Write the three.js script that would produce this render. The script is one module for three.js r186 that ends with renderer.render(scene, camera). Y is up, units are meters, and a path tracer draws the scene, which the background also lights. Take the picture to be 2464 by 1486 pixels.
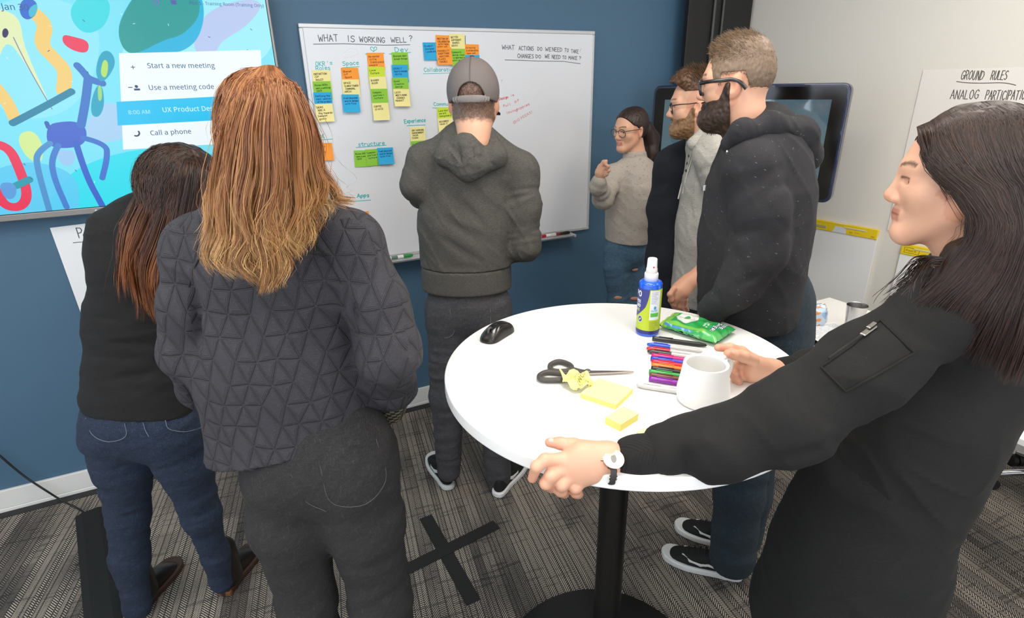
import * as THREE from 'three';
import { mergeGeometries } from 'three/addons/utils/BufferGeometryUtils.js';
import { RoundedBoxGeometry } from 'three/addons/geometries/RoundedBoxGeometry.js';
import { RectAreaLightUniformsLib } from 'three/addons/lights/RectAreaLightUniformsLib.js';
import { createNoise3D } from 'simplex-noise';

// ---------------------------------------------------------------- camera
const EYE = 1.70, FOCAL = 1368, PITCH = 21.42 * Math.PI / 180, ROLL = 1.08 * Math.PI / 180, YAW = 26.2 * Math.PI / 180;
const scene = new THREE.Scene();
const camera = new THREE.PerspectiveCamera(2 * Math.atan(743 / FOCAL) * 180 / Math.PI, 2464 / 1486, 0.05, 60);
camera.position.set(0, EYE, 0);
camera.rotation.set(-PITCH, -YAW, -ROLL, 'YXZ');
scene.add(camera);

// ---------------------------------------------------------------- daylight, room lamps, exposure
const renderer = new THREE.WebGLRenderer();
renderer.toneMapping = THREE.LinearToneMapping;
renderer.toneMappingExposure = 1.1;
renderer.shadowMap.enabled = true;
RectAreaLightUniformsLib.init();
scene.background = new THREE.Color().setRGB(3.1, 3.5, 4.0);          // bright overcast sky outside the windows
const PANEL_POWER = 7.5, PANEL_COLOR = new THREE.Color().setRGB(1.0, 0.95, 0.88);
const CEIL = 2.75, WALL_Z = -2.81, WALL_X = 2.95, REAR_Z = 2.6, LEFT_X = -2.7;
const PANELS = [[0.75, -1.0], [-0.9, -1.0], [2.2, -0.75], [-0.9, 0.9], [0.9, 0.9]];
const PANEL_W = 0.6, PANEL_L = 1.2;

// ---------------------------------------------------------------- helpers
let seed = 12345;
const rnd = () => { seed = (seed + 0x6d2b79f5) | 0; let t = Math.imul(seed ^ (seed >>> 15), 1 | seed); t = (t + Math.imul(t ^ (t >>> 7), 61 | t)) ^ t; return ((t ^ (t >>> 14)) >>> 0) / 4294967296; };
const rr = (a, b) => a + (b - a) * rnd();
const noise3 = createNoise3D(rnd);
const V = (x, y, z) => new THREE.Vector3(x, y, z);
const clamp = (x, a, b) => Math.min(b, Math.max(a, x)), mix = (a, b, t) => a + (b - a) * t;
const sstep = (a, b, x) => { const t = clamp((x - a) / (b - a), 0, 1); return t * t * (3 - 2 * t); };
const hex = (h) => new THREE.Color(h);
// level axes of the place as the photographer faced it
const RIGHT = V(Math.cos(YAW), 0, Math.sin(YAW)), AWAY = V(Math.sin(YAW), 0, -Math.cos(YAW)), UP = V(0, 1, 0);
const dv = (r, a, u = 0) => RIGHT.clone().multiplyScalar(r).addScaledVector(AWAY, a).addScaledVector(UP, u).normalize();
camera.updateMatrixWorld();
const survey = (px, py) => V((px - 1232) / FOCAL, -(py - 743) / FOCAL, -1).transformDirection(camera.matrixWorld);   // surveyed sight line
const at = (px, py, L) => { const d = survey(px, py); return V(0, EYE, 0).addScaledVector(d, L / d.dot(AWAY)); };        // point L metres ahead
const onY = (px, py, y) => { const d = survey(px, py); return V(0, EYE, 0).addScaledVector(d, (y - EYE) / d.y); };
const onZ = (px, py, z) => { const d = survey(px, py); return V(0, EYE, 0).addScaledVector(d, z / d.z); };
const onX = (px, py, x) => { const d = survey(px, py); return V(0, EYE, 0).addScaledVector(d, x / d.x); };
const CAMF = V(0, 0, -1).transformDirection(camera.matrixWorld);
const metres = (px, P) => px * P.clone().sub(V(0, EYE, 0)).dot(CAMF) / FOCAL;

const used = {};
const numbered = (n) => { const k = used[n] = (used[n] ?? -1) + 1; return k ? n + '_' + String(k).padStart(3, '0') : n; };
function shade(o) { o.traverse((c) => { if (c.isMesh) { c.castShadow = true; c.receiveShadow = true; } }); return o; }
function thing(name, label, category, pos = V(0, 0, 0), group) {
  const o = new THREE.Group(); o.name = numbered(name); o.position.copy(pos); o.userData = { label, category };
  if (group) o.userData.group = group;
  scene.add(o); return o;
}
function part(parent, name, geo, mat, pos, rot) {
  const m = new THREE.Mesh(geo, mat); m.name = name; m.castShadow = m.receiveShadow = true;
  if (pos) m.position.copy(pos);
  if (rot) m.rotation.set(...rot);
  parent.add(m); return m;
}
function single(name, label, category, geo, mat, pos = V(0, 0, 0), rot, group) {
  const m = new THREE.Mesh(geo, mat); m.name = numbered(name); m.castShadow = m.receiveShadow = true; m.position.copy(pos);
  if (rot) m.rotation.set(...rot);
  m.userData = { label, category }; if (group) m.userData.group = group;
  scene.add(m); return m;
}
function struct(name, geo, mat, pos) {
  const m = new THREE.Mesh(geo, mat); m.name = name; m.castShadow = m.receiveShadow = true; if (pos) m.position.copy(pos);
  m.userData = { kind: 'structure' }; scene.add(m); return m;
}
const box = (w, h, d) => new THREE.BoxGeometry(w, h, d);
const rbox = (w, h, d, r = 0.004, s = 2) => new RoundedBoxGeometry(w, h, d, s, Math.min(r, w / 2.01, h / 2.01, d / 2.01));
const moved = (g, x, y, z) => g.translate(x, y, z);
const merged = (gs) => mergeGeometries(gs.map((g) => { const q = g.index ? g.toNonIndexed() : g.clone(); for (const k of Object.keys(q.attributes)) if (!['position', 'normal', 'uv'].includes(k)) q.deleteAttribute(k); return q; }));
const std = (color, roughness = 0.6, extra = {}) => new THREE.MeshStandardMaterial({ color, roughness, ...extra });
const phys = (color, roughness = 0.6, extra = {}) => new THREE.MeshPhysicalMaterial({ color, roughness, ...extra });
function canvasTex(w, h, draw, srgb = true, rep) {
  const c = document.createElement('canvas'); c.width = w; c.height = h; draw(c.getContext('2d'), w, h);
  const t = new THREE.CanvasTexture(c); if (srgb) t.colorSpace = THREE.SRGBColorSpace;
  t.wrapS = t.wrapT = THREE.RepeatWrapping; if (rep) t.repeat.set(rep[0], rep[1]); t.anisotropy = 8; return t;
}
function pixelTex(w, h, fn, srgb = true, rep) {
  return canvasTex(w, h, (g) => { const im = g.createImageData(w, h), d = im.data; for (let y = 0; y < h; y++) for (let x = 0; x < w; x++) { const c = fn(x, y), i = (y * w + x) * 4; d[i] = c[0]; d[i + 1] = c[1]; d[i + 2] = c[2]; d[i + 3] = 255; } g.putImageData(im, 0, 0); }, srgb, rep);
}
function tubeAlong(pts, r, seg = 24, radial = 8, closed = false) { return new THREE.TubeGeometry(new THREE.CatmullRomCurve3(pts, closed), seg, r, radial, closed); }

// ---------------------------------------------------------------- single-stroke hand lettering
const GLYPH = {
  A: '0,0 2,6 4,0|.7,2.2 3.4,2.2', B: '0,0 0,6 2.6,6 3.4,4.8 2.4,3.2 0,3.1|2.4,3.2 3.8,1.8 2.6,0 0,0', C: '3.7,5 2.5,6 .9,5.4 0,3 .8,.7 2.4,0 3.7,.9', D: '0,0 0,6 2.4,5.4 3.7,3.2 2.6,.7 0,0',
  E: '3.4,6 0,6 0,0 3.5,0|0,3.1 2.7,3.2', F: '3.4,6 0,6 0,0|0,3.1 2.7,3.2', G: '3.7,5 2.5,6 .9,5.4 0,3 .8,.7 2.4,0 3.7,1 3.7,2.7 2.2,2.7', H: '0,6 0,0|3.6,6.2 3.6,0|0,3 3.6,3.2', I: '1,6 1,0',
  J: '3,6 3,1.4 1.8,0 .4,.8', K: '0,6 0,0|3.4,6 .2,2.9 3.6,0', L: '0,6 0,0 3.2,.2', M: '0,0 .5,6 2.1,2 3.8,6 4.4,0', N: '0,0 .2,6 3.4,0 3.6,6.2', O: '2,6 .5,5 0,3 .7,.8 2,0 3.4,1 3.9,3 3.2,5.2 2,6',
  P: '0,0 0,6 2.6,5.8 3.4,4.4 2.4,3 0,2.8', Q: '2,6 .5,5 0,3 .7,.8 2,0 3.4,1 3.9,3 3.2,5.2 2,6|2.4,1.6 4,-.4', R: '0,0 0,6 2.6,5.8 3.4,4.4 2.4,3 0,2.8|1.4,2.8 3.6,0', S: '3.5,5.2 2.2,6 .6,5.2 .5,3.9 2,3.2 3.4,2.2 3.2,.8 1.8,0 .1,.7',
  T: '0,6 4.2,6.1|2.1,6 2,0', U: '0,6 .2,1.4 1.4,0 2.8,.5 3.5,2 3.6,6', V: '0,6 1.8,0 3.6,6', W: '0,6 1,0 2.4,4 3.6,0 5,6.2', X: '0,6 3.5,0|3.6,6.1 0,0', Y: '0,6 1.9,3.2 3.7,6.1|1.9,3.2 1.7,0', Z: '0,6 3.6,6 0,0 3.7,.1',
  a: '3,3.2 1.4,4 0,2.4 .6,.2 2.2,.4 3,2.6 3.1,.2', b: '0,6 0,0|0,2 1.6,3.9 3,2.2 1.9,.1 0,.4', c: '2.9,3.2 1.5,4 0,2.2 1.2,0 2.9,.6', d: '3,3.2 1.4,4 0,2.4 .6,.2 2.2,.4 3,2.4|3,6 3.1,0', e: '.1,2 3,2.4 2.4,3.8 1,3.8 0,2 1,.1 2.9,.6', f: '2.6,5.6 1.6,6 1,5 1,0|0,3.6 2.3,3.7',
  g: '3,3.2 1.4,4 0,2.4 .6,.4 2.2,.6 3,2.6|3.1,3.8 3,-1 1.6,-2 .4,-1.3', h: '0,6 0,0|0,2.4 1.6,3.9 2.7,3 2.8,0', i: '.6,3.8 .6,0|.6,5.2 .7,5.5', k: '0,6 0,0|2.6,3.9 .2,1.9 2.8,0', l: '.6,6 .6,0', m: '0,3.8 0,0|0,2.6 1.2,3.9 2,3 2,0|2,2.6 3.2,3.9 4,3 4.1,0', n: '0,3.8 0,0|0,2.5 1.6,3.9 2.7,3 2.8,0',
  o: '1.5,4 .2,3.2 .1,1 1.5,0 2.9,1 2.9,3 1.5,4', p: '0,3.8 0,-2|0,2.6 1.7,4 3,2.4 1.7,.2 0,1', r: '0,3.8 0,0|0,2.4 1.2,3.8 2.4,3.7', s: '2.6,3.5 1.2,4 .3,3 2.3,1.6 2.4,.5 1.1,0 0,.6', t: '1.2,5.4 1.2,.8 2.4,0|0,3.7 2.5,3.8', u: '0,3.8 .2,.8 1.4,0 2.6,1|2.7,3.8 2.8,0', v: '0,3.8 1.4,0 2.8,3.9', w: '0,3.8 .8,0 2,3 3.1,0 4,3.9', x: '0,3.8 2.7,0|2.7,3.9 0,0', y: '0,3.8 1.4,.6|2.9,3.9 .7,-2',
  '?': '.4,5 1.6,6 3,5 2.8,3.8 1.6,2.9 1.5,1.8|1.5,.3 1.5,.1', "'": '.8,6.2 .6,5', '(': '1.6,6.5 .3,3 1.6,-.6', ')': '.3,6.5 1.6,3 .3,-.6', '+': '.3,3 3.3,3|1.8,4.5 1.8,1.5', '-': '.5,3 2.8,3',
};
// draws hand lettering along a straight run from (x0,y0) to (x1,y1) in canvas pixels; size = cap height
function scribe(g, text, x0, y0, x1, y1, size, color, lw) {
  let adv = 0; const w = [];
  for (const ch of text) { const gl = GLYPH[ch]; let m = 1.6; if (gl) for (const n of gl.split(/[| ]/)) m = Math.max(m, +n.split(',')[0]); w.push(m); adv += (ch === ' ' ? 2.4 : m + 1.3); }
  const len = Math.hypot(x1 - x0, y1 - y0), ux = (x1 - x0) / len, uy = (y1 - y0) / len, sx = len / (adv - 1.3), sy = size / 6;
  g.strokeStyle = color; g.lineWidth = lw; g.lineCap = g.lineJoin = 'round';
  let a = 0, i = 0;
  for (const ch of text) {
    const gl = GLYPH[ch], jy = rr(-.25, .25);
    if (gl) for (const st of gl.split('|')) {
      g.beginPath(); st.split(' ').forEach((n, k) => { const [px, py] = n.split(',').map(Number), X = (a + px + rr(-.1, .1)) * sx, Y = (py + jy + rr(-.1, .1)) * sy, cx = x0 + ux * X + uy * Y, cy = y0 + uy * X - ux * Y; k ? g.lineTo(cx, cy) : g.moveTo(cx, cy); }); g.stroke();
    }
    a += ch === ' ' ? 2.4 : w[i] + 1.3; i++;
  }
}

// ---------------------------------------------------------------- implicit surfaces for bodies, clothes and soft things
const smin = (a, b, k) => { const h = Math.max(k - Math.abs(a - b), 0) / k; return Math.min(a, b) - h * h * k * 0.25; };
const smax = (a, b, k) => -smin(-a, -b, k);
// tapered bone; n, s: squash s times along direction n (flat torsos); fold: ring wrinkles
function bone(a, b, ra, rb, o = {}) {
  const ab = b.clone().sub(a), l2 = Math.max(ab.lengthSq(), 1e-9), n = o.n, s = o.s ?? 1, k = o.k ?? 0.03, len = Math.sqrt(l2);
  const c = a.clone().add(b).multiplyScalar(0.5), br = len / 2 + Math.max(ra, rb), fo = o.fold, sd = rr(0, 50);
  const f = (x, y, z) => {
    let px = x - a.x, py = y - a.y, pz = z - a.z;
    const t = clamp((px * ab.x + py * ab.y + pz * ab.z) / l2, 0, 1);
    px -= ab.x * t; py -= ab.y * t; pz -= ab.z * t;
    let r = ra + (rb - ra) * t;
    if (n) { const q = px * n.x + py * n.y + pz * n.z, m = q * (s - 1); px += n.x * m; py += n.y * m; pz += n.z * m; }
    if (fo) r += fo[0] * noise3(x * fo[2] + sd, y * fo[2], z * fo[2] + (t * len) * fo[1]) * (fo[3] ? sstep(fo[3], fo[4], t) : 1);
    const d = Math.sqrt(px * px + py * py + pz * pz) - r;
    return n ? d / Math.sqrt(s) : d;
  };
  return { f, c, br: br + 0.01, k, a, b, ra, rb, o };
}
function ball(c, rx, ry, rz, o = {}) {      // ellipsoid, optionally in a rotated frame q (inverse quaternion applied)
  const m = Math.min(rx, ry, rz), q = o.q ? new THREE.Matrix3().setFromMatrix4(new THREE.Matrix4().makeRotationFromQuaternion(o.q.clone().invert())).elements : null;
  const f = (x, y, z) => {
    let px = x - c.x, py = y - c.y, pz = z - c.z;
    if (q) { const X = q[0] * px + q[3] * py + q[6] * pz, Y = q[1] * px + q[4] * py + q[7] * pz; pz = q[2] * px + q[5] * py + q[8] * pz; px = X; py = Y; }
    const ax = px / rx, ay = py / ry, az = pz / rz, k0 = Math.sqrt(ax * ax + ay * ay + az * az), bx = ax / rx, by = ay / ry, bz = az / rz, k1 = Math.sqrt(bx * bx + by * by + bz * bz);
    return k1 < 1e-9 ? -m : k0 * (k0 - 1) / k1;
  };
  return { f, c: c.clone(), br: Math.max(rx, ry, rz), k: o.k ?? 0.03 };
}
function union(prims) {
  return (x, y, z) => {
    let d = 1e3;
    for (const p of prims) {
      const dx = x - p.c.x, dy = y - p.c.y, dz = z - p.c.z, e = Math.sqrt(dx * dx + dy * dy + dz * dz) - p.br;
      if (e > d + p.k) continue;
      d = smin(d, p.f(x, y, z), p.k);
    }
    return d;
  };
}
function boundsOf(prims, pad = 0.03) { const b = new THREE.Box3(); for (const p of prims) { b.expandByPoint(p.c.clone().addScalar(p.br + pad)); b.expandByPoint(p.c.clone().addScalar(-p.br - pad)); } return b; }
// surface nets; the field may overestimate distances by factor lip
function polygonize(f, bb, h, lip = 1.5) {
  const nx = Math.ceil((bb.max.x - bb.min.x) / h) + 2, ny = Math.ceil((bb.max.y - bb.min.y) / h) + 2, nz = Math.ceil((bb.max.z - bb.min.z) / h) + 2, x0 = bb.min.x, y0 = bb.min.y, z0 = bb.min.z;
  const S = new Float32Array(nx * ny * nz), B = 6, id = (x, y, z) => (z * ny + y) * nx + x;
  for (let bz = 0; bz < nz; bz += B) for (let by = 0; by < ny; by += B) for (let bx = 0; bx < nx; bx += B) {
    const ex = Math.min(bx + B, nx), ey = Math.min(by + B, ny), ez = Math.min(bz + B, nz);
    const d = f(x0 + (bx + B / 2) * h, y0 + (by + B / 2) * h, z0 + (bz + B / 2) * h), far = Math.abs(d) > (B * 0.9 + 1.5) * h * lip;
    for (let z = bz; z < ez; z++) for (let y = by; y < ey; y++) for (let x = bx; x < ex; x++) S[id(x, y, z)] = far ? d : f(x0 + x * h, y0 + y * h, z0 + z * h);
  }
  const vi = new Int32Array(nx * ny * nz).fill(-1), P = [], N = [], I = [];
  for (let z = 0; z < nz - 1; z++) for (let y = 0; y < ny - 1; y++) for (let x = 0; x < nx - 1; x++) {
    const i = id(x, y, z), s = [S[i], S[i + 1], S[i + nx], S[i + nx + 1], S[i + nx * ny], S[i + nx * ny + 1], S[i + nx * ny + nx], S[i + nx * ny + nx + 1]];
    let m = 0; for (let k = 0; k < 8; k++) if (s[k] < 0) m |= 1 << k;
    if (m === 0 || m === 255) continue;
    let cx = 0, cy = 0, cz = 0, n = 0;
    for (let k = 0; k < 8; k++) for (const b of [1, 2, 4]) if (!(k & b)) { const j = k | b; if ((s[k] < 0) !== (s[j] < 0)) { const t = s[k] / (s[k] - s[j]); cx += (k & 1) + (b === 1 ? t : 0); cy += (k >> 1 & 1) + (b === 2 ? t : 0); cz += (k >> 2 & 1) + (b === 4 ? t : 0); n++; } }
    vi[i] = P.length / 3; P.push(x0 + (x + cx / n) * h, y0 + (y + cy / n) * h, z0 + (z + cz / n) * h);
  }
  const sxy = nx * ny;
  for (let z = 1; z < nz - 1; z++) for (let y = 1; y < ny - 1; y++) for (let x = 1; x < nx - 1; x++) {
    const i = id(x, y, z), a = S[i] < 0;
    const quad = (j, p, q, r, t) => { if (a === (S[j] < 0)) return; if (p < 0 || q < 0 || r < 0 || t < 0) return; if (a) I.push(p, q, r, p, r, t); else I.push(p, r, q, p, t, r); };
    quad(i + 1, vi[i - nx - sxy], vi[i - sxy], vi[i], vi[i - nx]);
    quad(i + nx, vi[i - 1 - sxy], vi[i - 1], vi[i], vi[i - sxy]);
    quad(i + sxy, vi[i - 1 - nx], vi[i - nx], vi[i], vi[i - 1]);
  }
  const e = h * 0.6;
  for (let k = 0; k < P.length; k += 3) {
    const x = P[k], y = P[k + 1], z = P[k + 2];
    let gx = f(x + e, y, z) - f(x - e, y, z), gy = f(x, y + e, z) - f(x, y - e, z), gz = f(x, y, z + e) - f(x, y, z - e); const l = Math.hypot(gx, gy, gz) || 1;
    N.push(gx / l, gy / l, gz / l);
  }
  const g = new THREE.BufferGeometry();
  g.setAttribute('position', new THREE.Float32BufferAttribute(P, 3)); g.setAttribute('normal', new THREE.Float32BufferAttribute(N, 3)); g.setIndex(I);
  return g;
}
// cloth coordinates in metres along the garment's own axes (side, up, front), chosen per facet
function clothUV(g, side, front, scale = 1) {
  const q = g.index ? g.toNonIndexed() : g, P = q.attributes.position.array, N = q.attributes.normal.array, uv = new Float32Array(P.length / 3 * 2);
  for (let t = 0; t < P.length / 9; t++) {
    let nx = 0, ny = 0, nz = 0; for (let k = 0; k < 3; k++) { nx += N[t * 9 + k * 3]; ny += N[t * 9 + k * 3 + 1]; nz += N[t * 9 + k * 3 + 2]; }
    const ns = Math.abs(nx * side.x + nz * side.z), nf = Math.abs(nx * front.x + nz * front.z), nu = Math.abs(ny) * 0.75;
    for (let k = 0; k < 3; k++) {
      const i = t * 9 + k * 3, x = P[i], y = P[i + 1], z = P[i + 2], s = x * side.x + z * side.z, f = x * front.x + z * front.z, o = (t * 3 + k) * 2;
      if (nu > ns && nu > nf) { uv[o] = s * scale; uv[o + 1] = f * scale; } else if (ns > nf) { uv[o] = f * scale; uv[o + 1] = y * scale; } else { uv[o] = s * scale; uv[o + 1] = y * scale; }
    }
  }
  q.setAttribute('uv', new THREE.BufferAttribute(uv, 2)); return q;
}
const tint = (g, fn) => { const P = g.attributes.position.array, c = new Float32Array(P.length); for (let i = 0; i < P.length; i += 3) { const k = fn(P[i], P[i + 1], P[i + 2]); c[i] = k.r; c[i + 1] = k.g; c[i + 2] = k.b; } g.setAttribute('color', new THREE.BufferAttribute(c, 3)); return g; };
// [px, py of the top left corner, colour, text key, label]
const NOTES = [
  [750, 169, 'y', 'a', 'pale yellow sticky note reading DEFINITION OF ROLES'], [752, 196, 'g', 'b', 'green sticky note second in the column under the OKR roles heading'], [754, 222, 'b', 'c', 'blue sticky note third in the column under the OKR roles heading'], [757, 250, 'y', 'd', 'pale yellow sticky note at the bottom of the column under OKR roles'],
  [820, 163, 'o', 'e', 'orange sticky note topmost under the Space heading'], [822, 191, 'y', 'f', 'pale yellow sticky note reading SPACE under the Space heading'], [822, 227, 'b', 'g', 'blue sticky note at the bottom of the column under the Space heading'],
  [882, 127, 'o', 'h', 'orange sticky note right under the teal heart'], [885, 160, 'l', 'i', 'lime sticky note reading Love Culture below the teal heart'], [888, 185, 'y', 'j', 'pale yellow sticky note reading BIGGER ROOM in the column under the heart'], [892, 214, 'g', 'k', 'green sticky note reading Company parties in the column under the heart'], [895, 248, 'y', 'l', 'pale yellow sticky note reading COFFEE at the bottom of the heart column'],
  [942, 126, 'g', 'm', 'green sticky note topmost under the Dev heading'], [942, 156, 'b', 'n', 'blue sticky note second under the Dev heading'], [943, 187, 'g', 'o', 'green sticky note third under the Dev heading'], [946, 214, 'y', 'p', 'pale yellow sticky note at the bottom of the column under Dev'],
  [1017, 102, 'b', 'q', 'blue sticky note above the Collaboration heading beside the orange ones'], [1048, 84, 'o', 'r', 'upper of two overlapping orange sticky notes above Collaboration'], [1049, 114, 'o', 's', 'lower of two overlapping orange sticky notes above Collaboration'], [1081, 81, 'y', 't', 'pale yellow sticky note above the green one near the vertical marker line'], [1083, 117, 'g', 'u', 'green sticky note between the orange notes and the vertical marker line'], [1117, 106, 'o', 'v', 'orange sticky note overlapping the vertical marker line on the board'], [1119, 132, 'b', 'w', 'blue sticky note overlapping the vertical marker line on the board'],
  [1051, 259, 'l', 'x', 'lime sticky note under the Communication heading beside the person with the cap'], [1053, 285, 'y', 'y', 'pale yellow sticky note below the lime one under Communication'], [1147, 290, 'g', '-', 'green sticky note half hidden behind the neck of the person with the cap'], [1148, 316, 'y', '-', 'pale yellow sticky note behind the hood of the person with the cap'],
  [986, 306, 'y', 'z', 'pale yellow sticky note under the Experience heading'], [988, 340, 'g', 'o', 'green sticky note below the yellow one under Experience'],
  [757, 345, 'o', 'e', 'orange sticky note under the UX heading beside the quilted-jacket wearer'], [851, 362, 'g', 'b', 'green sticky note at the outer end of the row under the structure heading'], [878, 360, 'g', 'k', 'green sticky note in the middle of the row under the structure heading'], [907, 356, 'b', 'g', 'blue sticky note in the row under the structure heading'], [849, 512, 'o', 'e', 'orange sticky note under the Apps heading near the tray'],
];

// ================================================================ the room
const noiseTile = (w, h, base, amp, fx, fy, sd = 0) => pixelTex(w, h, (x, y) => { const n = noise3(x * fx + sd, y * fy, sd) * 0.6 + (rnd() - .5) * 0.8; return base.map((b) => clamp(b + n * amp, 0, 255)); });
const M = {};
{
  // carpet: narrow herringbone-woven bands of beige, taupe and black yarn, laid lengthwise
  const W = 2048, tile = 1.7, bands = [];
  let x = 0; while (x < W) { const w = rr(26, 62); bands.push([x, Math.min(W, x + w), rnd(), rr(0, 100), rnd() < .5 ? 1 : -1]); x += w; }
  const bandOf = new Uint16Array(W); bands.forEach((b, i) => { for (let k = Math.floor(b[0]); k < b[1]; k++) bandOf[k] = i; });
  const light = [190, 178, 162], mid = [118, 110, 102], dark = [42, 39, 39];
  const carpet = pixelTex(W, W, (px, py) => {
    const b = bands[bandOf[px]], u = px - b[0], w = b[1] - b[0], half = u < w / 2 ? 1 : -1;
    const ph = ((py + half * u * 1.1 * b[4]) % 11 + 11) % 11;                 // slanted stitches
    const patch = noise3(px * .003, py * .0016, 3) * .5 + noise3(b[3] * 9, py * .0025, 8) * .45 + (b[2] - .5) * .5;
    const cross = noise3(px * .004, py * .035, 21) > .6 ? -0.3 : 0;
    const seam = u < 3 || u > w - 2 || Math.abs(u - w / 2) < 1.6;
    const on = ph < 5.4 ? 1 : 0, yarn = rnd() * .5 + noise3(px * .09, py * .09, 5) * .25;
    const t = on * clamp(.78 + patch * .62 + cross + yarn * .45, 0, 1.1) * (seam ? .3 : 1);
    const c = t > .5 ? mid.map((m, i) => mix(m, light[i], (t - .5) * 2)) : dark.map((m, i) => mix(m, mid[i], t * 2));
    return c.map((v) => clamp(v, 0, 255));
  }, true, [5.95 / tile, 5.51 / tile]);
  carpet.rotation = -0.14;
  const cb = pixelTex(512, 512, () => { const v = 90 + rnd() * 165; return [v, v, v]; }, false, [5.95 / .35, 5.51 / .35]);
  M.carpet = std('#ffffff', 0.95, { map: carpet, bumpMap: cb, bumpScale: 0.002 });
}
const wallGrain = pixelTex(512, 512, (x, y) => { const v = 128 + noise3(x * .12, y * .12, 1) * 60 + (rnd() - .5) * 90; return [v, v, v]; }, false, [14, 9]);
M.blue = std('#476881', 0.62, { bumpMap: wallGrain, bumpScale: 0.0005 });
M.white = std('#dfd9cf', 0.75, { bumpMap: wallGrain, bumpScale: 0.0004 });
M.ceil = std('#e6e4df', 0.9); M.trim = std('#e3e2df', 0.5);
M.black = std('#151514', 0.55); M.blackSatin = std('#0d0d0d', 0.38); M.chrome = std('#c9ccd0', 0.12, { metalness: 1 }); M.alu = std('#b9babb', 0.32, { metalness: 0.85 });
const RW = V(2.93, 0, WALL_Z), RWU = V(Math.sin(.14), 0, Math.cos(.14)), RWN = V(-Math.cos(.14), 0, Math.sin(.14));  // the right-hand wall stands a little out of square
const onR = (px, py, off = 0) => { const d = survey(px, py), o = V(0, EYE, 0), P = RW.clone().addScaledVector(RWN, off), t = P.clone().sub(o).dot(RWN) / d.dot(RWN); const q = o.addScaledVector(d, t); return { u: q.clone().sub(P).dot(RWU), y: q.y, p: q }; };
const rightQuat = new THREE.Quaternion().setFromRotationMatrix(new THREE.Matrix4().makeBasis(RWU, UP, RWN));   // x along the wall, z out of it

struct('floor', box(6.6, 0.1, 5.71), M.carpet, V(0.6, -0.05, -0.105));
struct('ceiling', box(6.6, 0.12, 5.71), M.ceil, V(0.6, CEIL + 0.06, -0.105));
struct('wall_back', box(6.2, CEIL, 0.12), M.blue, V(0.3, CEIL / 2, WALL_Z - 0.06));
{
  const len = 5.6, g = box(len, CEIL, 0.12), m = struct('wall_right', g, M.white, RW.clone().addScaledVector(RWU, len / 2 - .02).addScaledVector(RWN, -0.06).setY(CEIL / 2)); m.quaternion.copy(rightQuat);
  const b = struct('baseboard_right', rbox(len - .5, 0.1, 0.014, .004), M.trim, RW.clone().addScaledVector(RWU, len / 2 + .2).addScaledVector(RWN, 0.007).setY(0.05)); b.quaternion.copy(rightQuat);
}
struct('baseboard_back', merged([moved(rbox(5.2, 0.088, 0.016, .004), 0, 0.061, 0), moved(rbox(5.2, 0.017, .020, .003), 0, .0085, .002)]), M.trim, V(-0.08, 0, WALL_Z + 0.008));
struct('trim_1', box(5.2, 0.002, 0.045), M.black, V(-0.08, 0.001, WALL_Z + 0.04));     // thin black strip on the floor along the baseboard
// walls behind the photographer, with the windows that light the room
function wallWithWindows(name, cx, cz, len, alongX, openings, y0, y1) {
  const parts = []; let a = -len / 2; const t = 0.14;
  const add = (u0, u1, v0, v1) => parts.push(moved(alongX ? box(u1 - u0, v1 - v0, t) : box(t, v1 - v0, u1 - u0), alongX ? (u0 + u1) / 2 : 0, (v0 + v1) / 2, alongX ? 0 : (u0 + u1) / 2));
  for (const [o0, o1] of openings) { add(a, o0, 0, CEIL); add(o0, o1, 0, y0); add(o0, o1, y1, CEIL); a = o1; }
  add(a, len / 2, 0, CEIL);
  struct(name, merged(parts), M.white, V(cx, 0, cz));
  return openings.map(([o0, o1]) => ({ c: (o0 + o1) / 2, w: o1 - o0 }));
}
const frameM = std('#3a3b3d', 0.4, { metalness: 0.6 }), paneM = phys('#ffffff', 0.02, { transmission: 1, thickness: 0, ior: 1.45 });
let winN = 0;
function windowIn(cx, cz, w, y0, y1, alongX) {
  const f = struct('window_' + (++winN), new THREE.BufferGeometry(), frameM, V(cx, (y0 + y1) / 2, cz)), h = y1 - y0, b = 0.05;
  const rot = (g) => alongX ? g : g.rotateY(Math.PI / 2);
  f.geometry = merged([moved(box(w, b, .08), 0, h / 2 - b / 2, 0), moved(box(w, b, .08), 0, -h / 2 + b / 2, 0), moved(box(b, h, .08), -w / 2 + b / 2, 0, 0), moved(box(b, h, .08), w / 2 - b / 2, 0, 0), box(b, h, .06)].map(rot));
  for (const s of [-1, 1]) part(f, 'pane', rot(moved(box(w / 2 - b, h - 2 * b, .006), s * w / 4, 0, 0)), paneM);
}
for (const o of wallWithWindows('wall_front', 0.6, REAR_Z + .07, 6.6, true, [[-2.9, -1.2], [-.9, .8], [1.1, 2.5]], 0.85, 2.45)) windowIn(0.6 + o.c, REAR_Z + .07, o.w, .85, 2.45, true);
for (const o of wallWithWindows('wall_left', LEFT_X - .07, -.105, 5.41, false, [[-1.7, .1], [.4, 2.2]], 0.85, 2.45)) windowIn(LEFT_X - .07, -.105 + o.c, o.w, .85, 2.45, false);
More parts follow.
